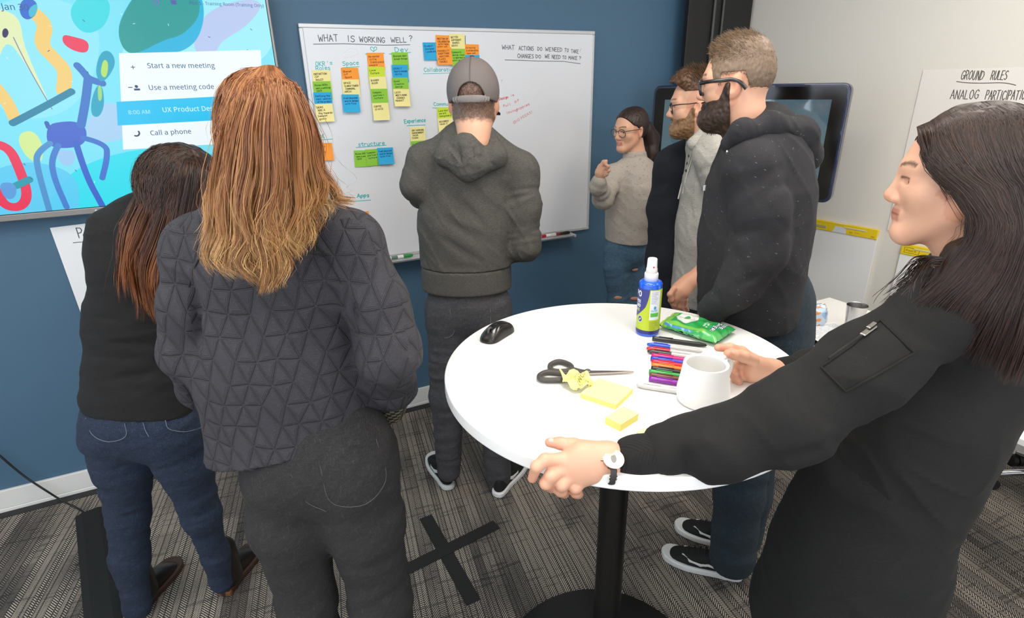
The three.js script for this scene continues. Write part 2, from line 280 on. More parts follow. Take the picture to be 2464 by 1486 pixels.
// ceiling lamps
for (const [x, z] of PANELS) {
  const t = thing('ceiling_light', 'flat white ceiling light panel in a slim metal frame', 'ceiling light', V(x, CEIL, z), 'ceiling light panels');
  part(t, 'frame', merged([moved(box(PANEL_W + .05, .03, .025), 0, -.015, PANEL_L / 2 + .0125), moved(box(PANEL_W + .05, .03, .025), 0, -.015, -PANEL_L / 2 - .0125), moved(box(.025, .03, PANEL_L), PANEL_W / 2 + .0125, -.015, 0), moved(box(.025, .03, PANEL_L), -PANEL_W / 2 - .0125, -.015, 0)]), M.alu);
  part(t, 'diffuser', box(PANEL_W, .012, PANEL_L), std('#f4f2ee', .6, { emissive: PANEL_COLOR, emissiveIntensity: 1.6 }), V(0, -.012, 0));
  const l = new THREE.RectAreaLight(PANEL_COLOR, PANEL_POWER, PANEL_W, PANEL_L); l.position.set(0, -.026, 0); l.rotation.x = -Math.PI / 2; l.castShadow = true; t.add(l);
}
// black steel column standing in the corner, two conduits running down it
{
  const a = onZ(1648, 80, WALL_Z + .1).x, b = 2.92, t = thing('steel_column', 'black steel column in the corner with two thin vertical conduits', 'column', V((a + b) / 2, 0, WALL_Z));
  t.userData.kind = 'structure';
  part(t, 'flange', rbox(b - a, CEIL, .03, .003), M.black, V(0, CEIL / 2, .1)); part(t, 'web', box(.05, CEIL, .085), M.black, V(.02, CEIL / 2, .0425));
  for (const [px, k] of [[1717, .009], [1738, .008]]) part(t, 'conduit', new THREE.CylinderGeometry(k, k, CEIL, 12), std('#4a4944', .45, { metalness: .4 }), V(onZ(px, 40, WALL_Z + .12).x - (a + b) / 2, CEIL / 2, .122));
}

// ================================================================ wall screen
{
  const x0 = -1.146, x1 = .284, y0 = 1.258, y1 = 2.07, w = x1 - x0, h = y1 - y0, fz = -2.742;
  const t = thing('wall_television', 'large wall television showing a bright cyan illustration and a meeting menu', 'television', V((x0 + x1) / 2, y0, WALL_Z));
  part(t, 'housing', rbox(w, h, .052, .006), M.black, V(0, h / 2, .036));
  const bz = std('#8f8b88', .35, { metalness: .6 });
  part(t, 'bezel', merged([moved(rbox(w, .024, .008, .003), 0, .012, 0), moved(rbox(w, .010, .008, .003), 0, h - .005, 0), moved(rbox(.010, h, .008, .003), -w / 2 + .005, h / 2, 0), moved(rbox(.010, h, .008, .003), w / 2 - .005, h / 2, 0)]), bz, V(0, 0, .066));
  part(t, 'indicator', new THREE.CylinderGeometry(.004, .004, .002, 12).rotateX(Math.PI / 2), std('#d8d8d8', .4), V(onZ(232, 508, fz).x - (x0 + x1) / 2, .012, .0712));
  const sx0 = x0 + .012, sx1 = x1 - .012, sy0 = y0 + .026, sy1 = y1 - .012, CW = 2048, CH = 1158;
  const T = (px, py) => { const p = onZ(px, py, fz); return [(p.x - sx0) / (sx1 - sx0) * CW, (1 - (p.y - sy0) / (sy1 - sy0)) * CH]; };
  const tex = canvasTex(CW, CH, (g) => {
    g.fillStyle = '#7be4f8'; g.fillRect(0, 0, CW, CH);
    const blob = (pts, col, a = 1) => { const q = pts.map((p) => T(...p)), n = q.length; g.globalAlpha = a; g.fillStyle = col; g.beginPath(); for (let i = 0; i < n; i++) { const m = [(q[i][0] + q[(i + 1) % n][0]) / 2, (q[i][1] + q[(i + 1) % n][1]) / 2]; i ? g.quadraticCurveTo(...q[i], ...m) : g.moveTo(...m); } const m = [(q[0][0] + q[1][0]) / 2, (q[0][1] + q[1][1]) / 2]; g.quadraticCurveTo(...q[0], ...m); g.fill(); g.globalAlpha = 1; };
    const band = (pts, wd, col, a = 1) => { const q = pts.map((p) => T(...p)); g.globalAlpha = a; g.strokeStyle = col; g.lineWidth = wd * 2.35; g.lineCap = g.lineJoin = 'round'; g.beginPath(); g.moveTo(...q[0]); for (let i = 1; i < q.length - 1; i++) g.quadraticCurveTo(...q[i], (q[i][0] + q[i + 1][0]) / 2, (q[i][1] + q[i + 1][1]) / 2); g.lineTo(...q[q.length - 1]); g.stroke(); g.globalAlpha = 1; };
    blob([[-60, 20], [120, -20], [260, 60], [200, 260], [40, 300], [-80, 180]], '#8fe9fb'); blob([[280, 240], [420, 180], [660, 160], [660, -20], [480, -40], [300, 60]], '#a9f1fd', .8);
    blob([[140, 430], [260, 370], [420, 350], [560, 380], [560, 560], [100, 560]], '#1fe0f2', .9); blob([[-60, 430], [60, 380], [200, 420], [180, 560], [-60, 560]], '#59cdf6', .9);
    blob([[480, 40], [560, 0], [640, 0], [600, 60], [530, 100], [520, 130], [460, 130]], '#b9cbf2'); blob([[250, 240], [300, 260], [320, 330], [220, 350], [200, 300]], '#b4cdf2', .8);
    blob([[170, 10], [215, -25], [270, 0], [255, 65], [205, 85], [170, 50]], '#2fdbe6');
    blob([[335, -30], [480, -30], [495, 40], [470, 110], [400, 135], [320, 130], [283, 85], [290, 40]], '#0fb6e2'); blob([[335, -30], [470, -30], [486, 35], [440, 85], [395, 95], [330, 130], [300, 125], [283, 85], [290, 45]], '#0c9c98');
    band([[82, 32], [115, 55], [95, 105], [130, 140], [158, 170], [152, 218]], 27, '#f4cf72'); band([[-30, 190], [10, 230], [35, 285]], 24, '#f4cf72');
    blob([[47, 5], [67, -6], [90, 5], [88, 35], [66, 50], [47, 36]], '#1b66cf'); blob([[66, 22], [90, 5], [90, 30], [72, 46]], '#3fd0d8', .8);
    blob([[150, 82], [175, 88], [214, 98], [212, 128], [180, 124], [150, 105]], '#ee2d55'); blob([[-30, 20], [20, 25], [50, 50], [55, 110], [130, 272], [60, 150], [15, 90], [-10, 160], [-40, 150]], '#e3f0b6');
    band([[32, 90], [60, 150], [125, 262]], 2, '#8a86b0'); blob([[5, 72], [14, 66], [22, 78], [14, 92], [5, 88]], '#1e1350'); band([[30, 296], [100, 260], [172, 220]], 14, '#1583a4');
    blob([[45, 320], [80, 312], [105, 350], [100, 395], [70, 385], [45, 350]], '#dff08a', .9); blob([[130, 360], [180, 360], [180, 395], [150, 402]], '#a8c4f2', .8);
    band([[-10, 348], [20, 350], [48, 410], [68, 470], [50, 500], [10, 496], [-8, 460]], 19, '#ee2d55'); band([[38, 447], [70, 432]], 15, '#1f9db0'); blob([[-6, 438], [40, 440], [38, 478], [10, 480]], '#5a9fe0');
    blob([[112, 300], [150, 292], [185, 292], [210, 310], [205, 348], [160, 358], [112, 352]], '#3b63cc'); band([[195, 300], [205, 250], [212, 190]], 17, '#2f74c8'); band([[186, 158], [200, 172], [212, 190], [246, 200]], 15, '#2f74c8'); band([[112, 296], [116, 306]], 9, '#2f63b8');
    band([[120, 345], [88, 365], [88, 400], [118, 505]], 12, '#4a93cf'); band([[140, 350], [122, 380], [130, 430], [160, 498]], 12, '#3f7fd0'); band([[183, 345], [205, 420], [246, 495]], 13, '#2f63cc'); band([[200, 332], [256, 345], [258, 380], [246, 428]], 12, '#3a73cf');
    blob([[228, 175], [240, 125], [265, 120], [280, 150], [262, 185], [242, 200]], '#12a5c4'); blob([[240, 180], [248, 140], [262, 150], [256, 190]], '#c8e85a', .9); blob([[232, 205], [246, 205], [252, 250], [240, 282], [220, 280], [218, 245]], '#12a5c4'); blob([[234, 205], [244, 205], [246, 240], [236, 245]], '#a8e070', .9);
    for (let i = 0; i < 26; i++) { g.save(); const [a, b] = T(rr(0, 630), rr(10, 500)); g.translate(a, b); g.rotate(rr(0, 3)); g.fillStyle = rnd() < .5 ? '#1d4a9a' : '#d9f4fb'; g.fillRect(-6, -1.5, 12, 3); g.restore(); }
    const poly = (pts, col) => { g.fillStyle = col; g.beginPath(); pts.forEach((p, i) => (i ? g.lineTo(...T(...p)) : g.moveTo(...T(...p)))); g.fill(); };
    poly([[286, 128], [627, 120], [640, 340], [296, 360]], '#f3fdff'); poly([[280, 245], [640, 226], [640, 283], [283, 302]], '#0cc4f4');
    const write = (s, px, py, size, col, font = 'sans-serif') => { const [a, b] = T(px, py); g.fillStyle = col; g.font = size + 'px ' + font; g.fillText(s, a, b); };
    write('Start a new meeting', 355, 164, 38, '#27507c'); write('Use a meeting code', 358, 217, 38, '#27507c'); write('8:00 AM', 309, 275, 30, '#b9eef8'); write('UX Product Design Sprint', 391, 270, 38, '#e6fbff'); write('Call a phone', 362, 326, 38, '#27507c'); write('+', 315, 169, 46, '#1d3f66');
    write('Jan 30', 4, 23, 41, '#1e4e86'); write('PDX 5 - Training Room (Training Only)', 456, 11, 23, '#3d5a9c'); g.fillStyle = '#5a58b0'; { const [a, b] = T(412, 9); g.fillRect(a, b - 18, 26, 20); const [c, d] = T(376, 5); g.beginPath(); g.arc(c, d, 13, 0, 7); g.lineWidth = 6; g.strokeStyle = '#7a6fc0'; g.stroke(); }
    g.fillStyle = '#1d3f66'; { let [a, b] = T(328, 208); g.beginPath(); g.arc(a, b, 8, 0, 7); g.fill(); g.fillRect(a - 14, b + 11, 28, 10); g.fillRect(a - 40, b + 2, 20, 4); [a, b] = T(330, 322); g.save(); g.translate(a, b); g.rotate(-.8); g.lineWidth = 8; g.strokeStyle = '#1d3f66'; g.beginPath(); g.arc(0, -8, 17, .35, 2.8); g.stroke(); g.restore(); }
  });
  part(t, 'screen', new THREE.PlaneGeometry(sx1 - sx0, sy1 - sy0), phys('#0a0a0c', .25, { emissive: '#ffffff', emissiveMap: tex, emissiveIntensity: .86 }), V((sx0 + sx1) / 2 - (x0 + x1) / 2, (sy0 + sy1) / 2 - y0, .0655));
  const l = new THREE.RectAreaLight(new THREE.Color().setRGB(.45, .8, .92), 0.8, sx1 - sx0, sy1 - sy0); l.position.set(0, h / 2, .075); l.rotation.y = Math.PI; l.castShadow = true; t.add(l);
}

// ================================================================ whiteboard with notes
const WB = { x0: .392, x1: 1.893, y0: .894, y1: 1.962, z: WALL_Z + .022 };
const wbPoint = (px, py, z = WB.z) => onZ(px, py, z);
{
  const w = WB.x1 - WB.x0, h = WB.y1 - WB.y0, t = thing('whiteboard', 'wide framed whiteboard covered in marker headings and sticky notes', 'whiteboard', V((WB.x0 + WB.x1) / 2, WB.y0, WALL_Z));
  const CW = 2048, CH = Math.round(2048 * h / w), S = CW / w;
  const T = (px, py) => { const p = wbPoint(px, py); return [(p.x - WB.x0) * S, (WB.y1 - p.y) * S]; };
  const tex = canvasTex(CW, CH, (g) => {
    g.fillStyle = '#dedfe3'; g.fillRect(0, 0, CW, CH);
    for (let i = 0; i < 60; i++) { g.globalAlpha = .02; g.strokeStyle = rnd() < .5 ? '#8a93a0' : '#ffffff'; g.lineWidth = rr(10, 40); g.beginPath(); const a = rr(0, CW), b = rr(0, CH); g.moveTo(a, b); g.quadraticCurveTo(a + rr(-150, 150), b + rr(-80, 80), a + rr(-250, 250), b + rr(-120, 120)); g.stroke(); } g.globalAlpha = 1;
    const say = (s, x0, y0, x1, y1, size, col, lw) => scribe(g, s, ...T(x0, y0), ...T(x1, y1), size, col, lw);
    const rule = (pts, col, lw) => { g.strokeStyle = col; g.lineWidth = lw; g.lineCap = 'round'; g.beginPath(); pts.forEach((p, i) => (i ? g.lineTo(...T(...p)) : g.moveTo(...T(...p)))); g.stroke(); };
    const ink = '#2b2b3a', teal = '#22a9a6';
    say('WHAT', 758, 91, 806, 91, 36, ink, 4); say('IS', 829, 92, 847, 93, 34, ink, 4); say('WORKING', 859, 93, 921, 95, 30, ink, 4); say('WELL', 937, 94, 974, 94, 28, ink, 4); say('?', 981, 91, 989, 91, 32, ink, 4);
    rule([[745, 98], [820, 97], [920, 101], [983, 100]], ink, 3.5);
    say('OKR', 751, 152, 774, 152, 24, teal, 4); say("'s", 780, 150, 792, 148, 20, teal, 3.5); say('Roles', 752, 163, 786, 161, 22, teal, 4); rule([[748, 167], [786, 163]], teal, 4);
    say('Space', 818, 152, 857, 149, 24, teal, 4); rule([[816, 157], [858, 154]], teal, 4);
    rule([[893, 117], [886, 111], [886, 106], [890, 105], [894, 109], [897, 105], [901, 106], [901, 111], [893, 117]], teal, 4); rule([[893, 117], [895, 108]], teal, 3); rule([[873, 123], [920, 121]], teal, 4);
    say('Dev', 947, 118, 978, 117, 28, teal, 4.5); rule([[932, 123], [985, 119]], teal, 4);
    say('Collaboration', 1018, 167, 1094, 166, 24, teal, 4); rule([[1096, 166], [1104, 161], [1104, 156]], teal, 3.5); rule([[1016, 172], [1101, 170]], teal, 3);
    rule([[1119, 78], [1121, 170]], '#3a3c48', 4);
    say('Communication', 1042, 252, 1122, 249, 22, teal, 4); rule([[1039, 257], [1125, 254]], teal, 4);
    say('Experience', 970, 295, 1022, 291, 24, teal, 4.5); rule([[976, 301], [1021, 299]], teal, 4);
    say('structure', 857, 352, 921, 348, 25, teal, 4); rule([[851, 355], [925, 349]], teal, 4);
    say('UX', 752, 334, 773, 331, 24, teal, 4); rule([[745, 337], [793, 334]], teal, 4); say('Tools', 806, 485, 838, 482, 20, teal, 4); say('Apps', 854, 479, 883, 477, 24, teal, 5); rule([[836, 489], [887, 485]], teal, 4);
    say('WHAT', 1210, 112, 1240, 113, 27, ink, 3.4); say('ACTIONS', 1251, 114, 1287, 115, 26, ink, 3.4); say('DO', 1297, 115, 1308, 116, 23, ink, 3.4); say('WE', 1316, 116, 1330, 117, 24, ink, 3.4); say('NEED', 1333, 117, 1357, 118, 25, ink, 3.4); say('TO', 1363, 118, 1373, 119, 22, ink, 3.4); say('TAKE', 1379, 121, 1397, 122, 23, ink, 3.4); rule([[1401, 118], [1404, 110]], '#777785', 2);
    say('CHANGES', 1248, 133, 1287, 134, 25, ink, 3.4); say('DO', 1293, 134, 1305, 134, 22, ink, 3.4); say('WE', 1315, 133, 1326, 134, 23, ink, 3.4); say('NEED', 1332, 135, 1353, 136, 24, ink, 3.4); say('TO', 1358, 136, 1367, 136, 21, ink, 3.4); say('MAKE', 1373, 137, 1394, 138, 23, ink, 3.4); say('?', 1398, 138, 1403, 138, 24, ink, 3.4);
    rule([[1217, 138], [1300, 141], [1360, 142], [1402, 148]], ink, 3.4);
    const red = '#d06a6a'; say('Design', 1203, 238, 1225, 233, 17, '#d23c48', 3.4); say('is', 1232, 229, 1239, 227, 14, red, 3); say('full', 1213, 255, 1231, 250, 16, red, 3); say('of', 1241, 245, 1252, 240, 16, red, 3); say('loving', 1222, 272, 1247, 264, 17, red, 3); say('hippies', 1248, 263, 1277, 250, 17, red, 3); say('(BIG PEERS)', 1238, 297, 1284, 269, 17, '#c98a90', 3);
    rule([[1184, 187], [1194, 184], [1199, 192], [1195, 204]], '#a9a9b2', 2); rule([[1206, 189], [1211, 187], [1208, 194]], '#a9a9b2', 2); rule([[820, 120], [836, 108], [852, 112], [856, 122], [838, 130], [820, 131]], '#cfd0d6', 2);
  });
  part(t, 'panel', box(w - .03, h - .03, .012), phys('#ffffff', .28, { map: tex, clearcoat: .5, clearcoatRoughness: .25 }), V(0, h / 2, .0155));
  // the printed face only on the front: side faces share the board's plain white
  const fb = .018, fm = std('#c9cacb', .35, { metalness: .35 });
  for (const [n, g, x, y] of [['frame_rail', rbox(w, fb, .024, .004), 0, h - fb / 2], ['frame_rail', rbox(w, fb, .024, .004), 0, fb / 2], ['frame_stile', rbox(fb, h - 2 * fb, .024, .004), -w / 2 + fb / 2, h / 2], ['frame_stile', rbox(fb, h - 2 * fb, .024, .004), w / 2 - fb / 2, h / 2]]) part(t, n, g, fm, V(x, y, .012));
  const tr = new THREE.Shape([[0, 0], [.075, -.004], [.082, .006], [.079, .007], [.073, .001], [0, .006]].map((p) => new THREE.Vector2(...p)));
  const trayW = onZ(1383, 560, WALL_Z + .08).x - WB.x0 - .03;
  part(t, 'marker_tray', new THREE.ExtrudeGeometry(tr, { depth: trayW, bevelEnabled: false }).rotateY(-Math.PI / 2).translate(trayW, 0, 0), fm, V(-w / 2 + .02, -.006, .022));
  part(t, 'tray_end_cap', rbox(.012, .016, .085, .004), std('#b8bab8', .5), V(-w / 2 + .02 + trayW, -.004, .064));
}
const trayPoint = (px) => onZ(px, 560, WALL_Z + .065).setY(WB.y0 + .0015);
function dryMarker(label, px, len, bodyC, capC, group, cap2) {
  const p = trayPoint(px), t = thing('whiteboard_marker', label, 'marker', p.clone().setY(p.y + .0085), group);
  part(t, 'barrel', new THREE.CylinderGeometry(.0085, .0085, len * .62, 16).rotateZ(Math.PI / 2), std(bodyC, .4), V(-len * .19, 0, 0));
  part(t, 'cap', new THREE.LatheGeometry([[0, 0], [.0092, 0], [.0095, .03], [.0085, len * .34], [.006, len * .38], [0, len * .38]].map((q) => new THREE.Vector2(...q)), 16).rotateZ(-Math.PI / 2), std(capC, .35), V(len * .12, 0, 0));
  if (cap2) part(t, 'sleeve_print', new THREE.CylinderGeometry(.0088, .0088, len * .25, 16).rotateZ(Math.PI / 2), std(cap2, .4), V(-len * .24, 0, 0));
  return t;
}
dryMarker('white whiteboard marker with green cap lying on the tray', 958, .13, '#e8e8e6', '#1c8f3c', null, '#5d7a68');
dryMarker('white whiteboard marker with red print on the tray beside the black-capped one', 1318, .12, '#ececea', '#d8d2d0', null, '#b21f2c');
dryMarker('dark whiteboard marker with black cap lying on the tray', 1351, .11, '#3a2422', '#191414', null, '#8a3036');

// sticky notes: one atlas of scribbled ink, each note its own curled sheet
const NOTE = 0.076, noteAtlas = canvasTex(2048, 2048, (g) => {
  const cols = { y: '#efe39a', o: '#f79b3a', b: '#2ea7d8', g: '#8cc63f', l: '#c9dc3c' };
  const words = { a: ['DEFINITION', 'OF', 'ROLES'], b: ['Roles OKRs', 'were a working', 'OKR'], c: ['Defining the', 'next question', 'of the product'], d: ['DEMS', 'ARE A', 'Key towards', 'Demonst', 'goals'], e: ['Shared', 'of', 'Space'], f: ['SPACE', '(LUNCH TOWER', 'COMMUNAL', 'AREA)'], g: ['A well decorated', 'area for designs', 'with flow'], h: ['No matter', 'title', '(I WAS plain)', 'people', 'on the TEAM'], i: ['Love', 'Culture'], j: ['BIGGER', 'ROOM'], k: ['Company', 'parties +', 'culture'], l: ['COFFEE', 'IS NICE'], m: ['Business dont', 'break things'], n: ['USUALLY', 'Quality manage', 'doing'], o: ['Good', 'Creative', 'design'], p: ['LESS', 'MEETS MORE', 'CHANGES', 'PRODUCT'], q: ['Product', 'Designer', 'Leadership'], r: ['MEETING UP', 'COLLABORATION', 'WITH THEM', 'WORKS AND', 'TO TAKE A DAY'], s: ['POSSIBILITY', 'EVERYTHING', 'ADDITIONS', 'PLACES', 'TROUBLE'], t: ['BETTER', 'DIFFERENT', 'SHARES', 'IDEAS'], u: ['Community', 'design issue', 'is important to', 'work on'], v: ['IS having', 'a collaborative', 'open and', 'work'], w: ['COOL', 'COLLABORATION', 'with', 'Engineers'], x: ['Love that', 'we are', 'being heard'], y: ['DESIGNERS', 'HAVE IT'], z: ['JOEY WORKING', 'ENVIRONMENT', 'FROM', 'THING'] };
  NOTES.forEach(([, , c, k], i) => {
    const cx = (i % 8) * 256, cy = Math.floor(i / 8) * 256; g.fillStyle = cols[c]; g.fillRect(cx, cy, 256, 256);
    const ink = c === 'b' ? '#12437f' : c === 'o' ? '#7a3a12' : c === 'y' ? '#3c3424' : '#27501c';
    (words[k] ?? []).forEach((s, j) => { const L = Math.min(200, 26 + s.length * 15); scribe(g, s, cx + 28 + (j % 3) * 8, cy + 66 + j * 40, cx + 28 + (j % 3) * 8 + L, cy + 60 + j * 40, 24, ink, 5); });
  });
});
{
  const gm = new THREE.MeshStandardMaterial({ map: noteAtlas, roughness: .85, side: THREE.DoubleSide });
  let rank = 0; const over = (a, b) => b && Math.abs(b[0] - a[0]) < 32 && b[1] - a[1] > -8 && b[1] - a[1] < 38;
  NOTES.forEach(([px, py, , , label], i) => {
    rank = i && over(NOTES[i - 1], NOTES[i]) ? rank + 1 : 0; const under = over(NOTES[i], NOTES[i + 1]);
    const p = wbPoint(px, py, WB.z + .002 + rank * .0026), g = new THREE.BoxGeometry(NOTE, NOTE, .0006, 4, 8, 1).translate(NOTE / 2, -NOTE / 2, 0), P = g.attributes.position, U = g.attributes.uv, cur = under ? .0012 : rr(.005, .011);
    for (let k = 0; k < P.count; k++) { const x = P.getX(k) / NOTE, y = -P.getY(k) / NOTE; U.setXY(k, ((i % 8) + clamp(x, .02, .98)) / 8, 1 - (Math.floor(i / 8) + clamp(y, .02, .98)) / 8); P.setZ(k, P.getZ(k) + cur * Math.pow(y, 2.2)); }
    g.computeVertexNormals();
    const m = single('sticky_note', label + (/board|heading|Apps|Space|heart|Dev|roles|ROLES|Collab|Comm|Exper|cap/.test(label) ? '' : ' on the whiteboard'), 'sticky note', g, gm, p, [0, 0, rr(-.035, .02)], 'sticky notes on the whiteboard');
    m.userData.label = m.userData.label.slice(0, 200);
  });
}
// flip-chart sheet taped under the television
{
  const p = onZ(120, 548, WALL_Z + .004), w = .64, h = .80, S = 1024 / w;
  const tex = canvasTex(1024, 1280, (g) => { g.fillStyle = '#e9ebee'; g.fillRect(0, 0, 1024, 1280); const T = (a, b) => { const q = onZ(a, b, WALL_Z + .004); return [(q.x - p.x) * S, (p.y - q.y) * S]; }; scribe(g, 'PARKING', ...T(190, 574), ...T(292, 566), 66, '#3c3c40', 5); g.strokeStyle = '#3c3c40'; g.lineWidth = 4; g.beginPath(); g.moveTo(...T(175, 585)); g.lineTo(...T(300, 577)); g.stroke(); });
  const g = new THREE.BoxGeometry(w, h, .0012, 6, 10, 1).translate(w / 2, -h / 2, 0), P = g.attributes.position; for (let k = 0; k < P.count; k++) P.setZ(k, P.getZ(k) + .004 * Math.sin(P.getX(k) * 7) ** 2 + .012 * (P.getY(k) / h) ** 2);
  g.computeVertexNormals(); single('flip_chart_sheet', 'white flip-chart sheet headed PA taped to the blue wall under the television', 'paper', g, std('#ffffff', .8, { map: tex }), p, [0, 0, .035]);
}
// right-hand wall: two easel pads and the ground rules sheet
{
  const bottle = std('#eceae6', .8), yel = (draw) => std('#ffffff', .5, { map: canvasTex(1024, 96, (g) => { g.fillStyle = '#eccb1c'; g.fillRect(0, 0, 1024, 96); draw(g); }) });
  const pad = (label, r0, y, draw) => {
    const w = .635, t = thing('easel_pad', label, 'easel pad'); t.position.copy(RW).addScaledVector(RWU, r0).addScaledVector(RWN, .002).setY(y); t.quaternion.copy(rightQuat);
    part(t, 'sheet', box(w, .72, .010), bottle, V(0, -.40, .006)); const hd = part(t, 'header_strip', rbox(w, .054, .016, .003), yel(draw), V(0, -.027, .008));
    for (const x of [-.2, .2]) part(t, 'handle_slot', rbox(.12, .008, .004, .002), std('#cfc7a4', .6), V(x, -.018, .0158));
    part(t, 'grip', rbox(.09, .017, .004, .006), std('#b9ae72', .6), V(0, -.033, .0158)); return hd;
  };
  const a = onR(2115, 553, .012), b = onR(2172, 585, .012);
  const txt = (g, s, x, y, z, c) => { g.fillStyle = c; g.font = z + 'px sans-serif'; g.fillText(s, x, y); };
  pad('easel pad with yellow header strip on the white wall behind the side table', a.u - .3175, a.y, (g) => { g.fillStyle = '#d9dadb'; g.beginPath(); g.moveTo(640, 96); g.lineTo(665, 30); g.lineTo(755, 30); g.lineTo(770, 96); g.fill(); txt(g, '30', 790, 82, 26, '#7a6410'); txt(g, 'sheets', 840, 72, 15, '#a58c20'); txt(g, '3M', 975, 84, 22, '#7a3410'); });
  pad('easel pad with yellow header strip half hidden behind the person in the bomber jacket', b.u + .3175, b.y, (g) => { g.strokeStyle = '#5a4a10'; g.lineWidth = 3; g.strokeRect(26, 26, 110, 50); txt(g, 'Post-it', 36, 62, 28, '#3a3010'); });
  const p = onR(2222, 168, .004), w = .64, h = .78, tex = canvasTex(1024, 1248, (g) => {
    g.fillStyle = '#e6dfd8'; g.fillRect(0, 0, 1024, 1248); const S = 1024 / w, T = (x, y) => { const q = onR(x, y, .004); return [(q.u - p.u) * S, (p.y - q.y) * S]; };
    const k = '#4a4640'; scribe(g, 'GROUND', ...T(2311, 191), ...T(2364, 193), 60, k, 5); scribe(g, 'RULES', ...T(2383, 192), ...T(2421, 192), 58, k, 5); g.strokeStyle = k; g.lineWidth = 5; g.beginPath(); g.moveTo(...T(2302, 196)); g.quadraticCurveTo(...T(2330, 202), ...T(2400, 199)); g.quadraticCurveTo(...T(2425, 199), ...T(2444, 205)); g.stroke();
    scribe(g, 'ANALOG', ...T(2286, 238), ...T(2352, 238), 62, k, 5); scribe(g, 'PARTICIPATION', ...T(2370, 239), ...T(2473, 240), 60, k, 5); scribe(g, 'LAPTOPS', ...T(2345, 284), ...T(2425, 284), 56, k, 5);
  });
  const sh = single('flip_chart_sheet', 'white paper sheet with handwritten GROUND RULES on the right-hand wall', 'paper', box(w, h, .0015).translate(w / 2, -h / 2, 0), std('#ffffff', .85, { map: tex }), p.p); sh.quaternion.copy(rightQuat);
}
// floor tape crosses and the cable on the floor
{
  const tape = std('#171614', .7), strip = (a, b, w, label, y, grp) => { const d = b.clone().sub(a), l = d.length(); const m = single('floor_tape', label, 'floor tape', rbox(l, .0016, w, .0006, 1), tape, a.clone().add(b).multiplyScalar(.5).setY(y)); m.rotation.y = Math.atan2(-d.z, d.x); return m; };
  strip(onY(1024, 1243, 0), onY(1140, 1450, 0), .056, 'strip of black tape crossing under another strip in the X on the carpet', .0012);
  strip(onY(1195, 1262, 0), onY(915, 1402, 0), .054, 'strip of black tape lying uppermost in the X on the carpet', .0032);
  const a = onY(218, 1231, 0), b = onY(258, 1560, 0), d = b.clone().sub(a), l = d.length();
  const sh = new THREE.Shape([[-.055, 0], [-.03, .011], [.03, .011], [.055, 0]].map((q) => new THREE.Vector2(...q)));
  const m = single('cable_cover', 'long black rubber cable cover on the carpet beside the person in the black sweater', 'cable cover', new THREE.ExtrudeGeometry(sh, { depth: l, bevelEnabled: false }), std('#131312', .75), a.clone().setY(.0005)); m.rotation.y = Math.atan2(d.x, d.z);
  const pts = [onZ(-60, 1040, WALL_Z + .012), onZ(0, 1096, WALL_Z + .026), onZ(60, 1146, WALL_Z + .034), onZ(105, 1176, WALL_Z + .05), onY(150, 1204, .008), onY(190, 1224, .006), onY(216, 1240, .006)];
  single('power_cable', 'thin black cable hanging down the blue wall to the floor cover', 'cable', tubeAlong(pts, .0042, 48, 8), std('#1a1a1a', .5));
}
// second display on a floor stand in the corner
{
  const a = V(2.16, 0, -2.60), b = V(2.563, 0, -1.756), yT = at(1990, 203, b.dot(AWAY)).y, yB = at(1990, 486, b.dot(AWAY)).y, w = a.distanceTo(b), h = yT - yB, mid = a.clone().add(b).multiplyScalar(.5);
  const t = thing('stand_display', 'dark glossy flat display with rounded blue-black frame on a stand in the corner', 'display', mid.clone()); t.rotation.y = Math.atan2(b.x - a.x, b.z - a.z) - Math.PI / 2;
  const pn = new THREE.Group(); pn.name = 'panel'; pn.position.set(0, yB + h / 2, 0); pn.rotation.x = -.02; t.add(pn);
  const rs = (ww, hh, r) => { const s = new THREE.Shape(); s.moveTo(-ww / 2 + r, -hh / 2); s.lineTo(ww / 2 - r, -hh / 2); s.quadraticCurveTo(ww / 2, -hh / 2, ww / 2, -hh / 2 + r); s.lineTo(ww / 2, hh / 2 - r); s.quadraticCurveTo(ww / 2, hh / 2, ww / 2 - r, hh / 2); s.lineTo(-ww / 2 + r, hh / 2); s.quadraticCurveTo(-ww / 2, hh / 2, -ww / 2, hh / 2 - r); s.lineTo(-ww / 2, -hh / 2 + r); s.quadraticCurveTo(-ww / 2, -hh / 2, -ww / 2 + r, -hh / 2); return s; };
  part(pn, 'housing', new THREE.ExtrudeGeometry(rs(w, h, .035), { depth: .05, bevelEnabled: true, bevelSize: .006, bevelThickness: .006, bevelSegments: 3 }), phys('#141c3c', .3, { clearcoat: .5 }), V(0, 0, -.06));
  part(pn, 'glass_border', new THREE.ExtrudeGeometry(rs(w - .016, h - .016, .03), { depth: .002, bevelEnabled: false }), phys('#0a0a09', .12), V(0, 0, -.0035));
  part(pn, 'screen', box(w - .13, h - .13, .002), phys('#15181b', .06, { clearcoat: 1, clearcoatRoughness: .04, emissive: '#4a6470', emissiveIntensity: .8 }), V(0, 0, 0));  // even blue-grey glow added to stand in for a bright window reflection
  part(t, 'pole', rbox(.08, yB + h / 2, .05, .008), M.black, V(0, (yB + h / 2) / 2, -.14)); part(t, 'bracket', rbox(.3, .3, .04, .006), M.black, V(0, yB + h / 2, -.095)); part(t, 'base_plate', rbox(.5, .02, .3, .008), M.black, V(0, .01, -.12));
}
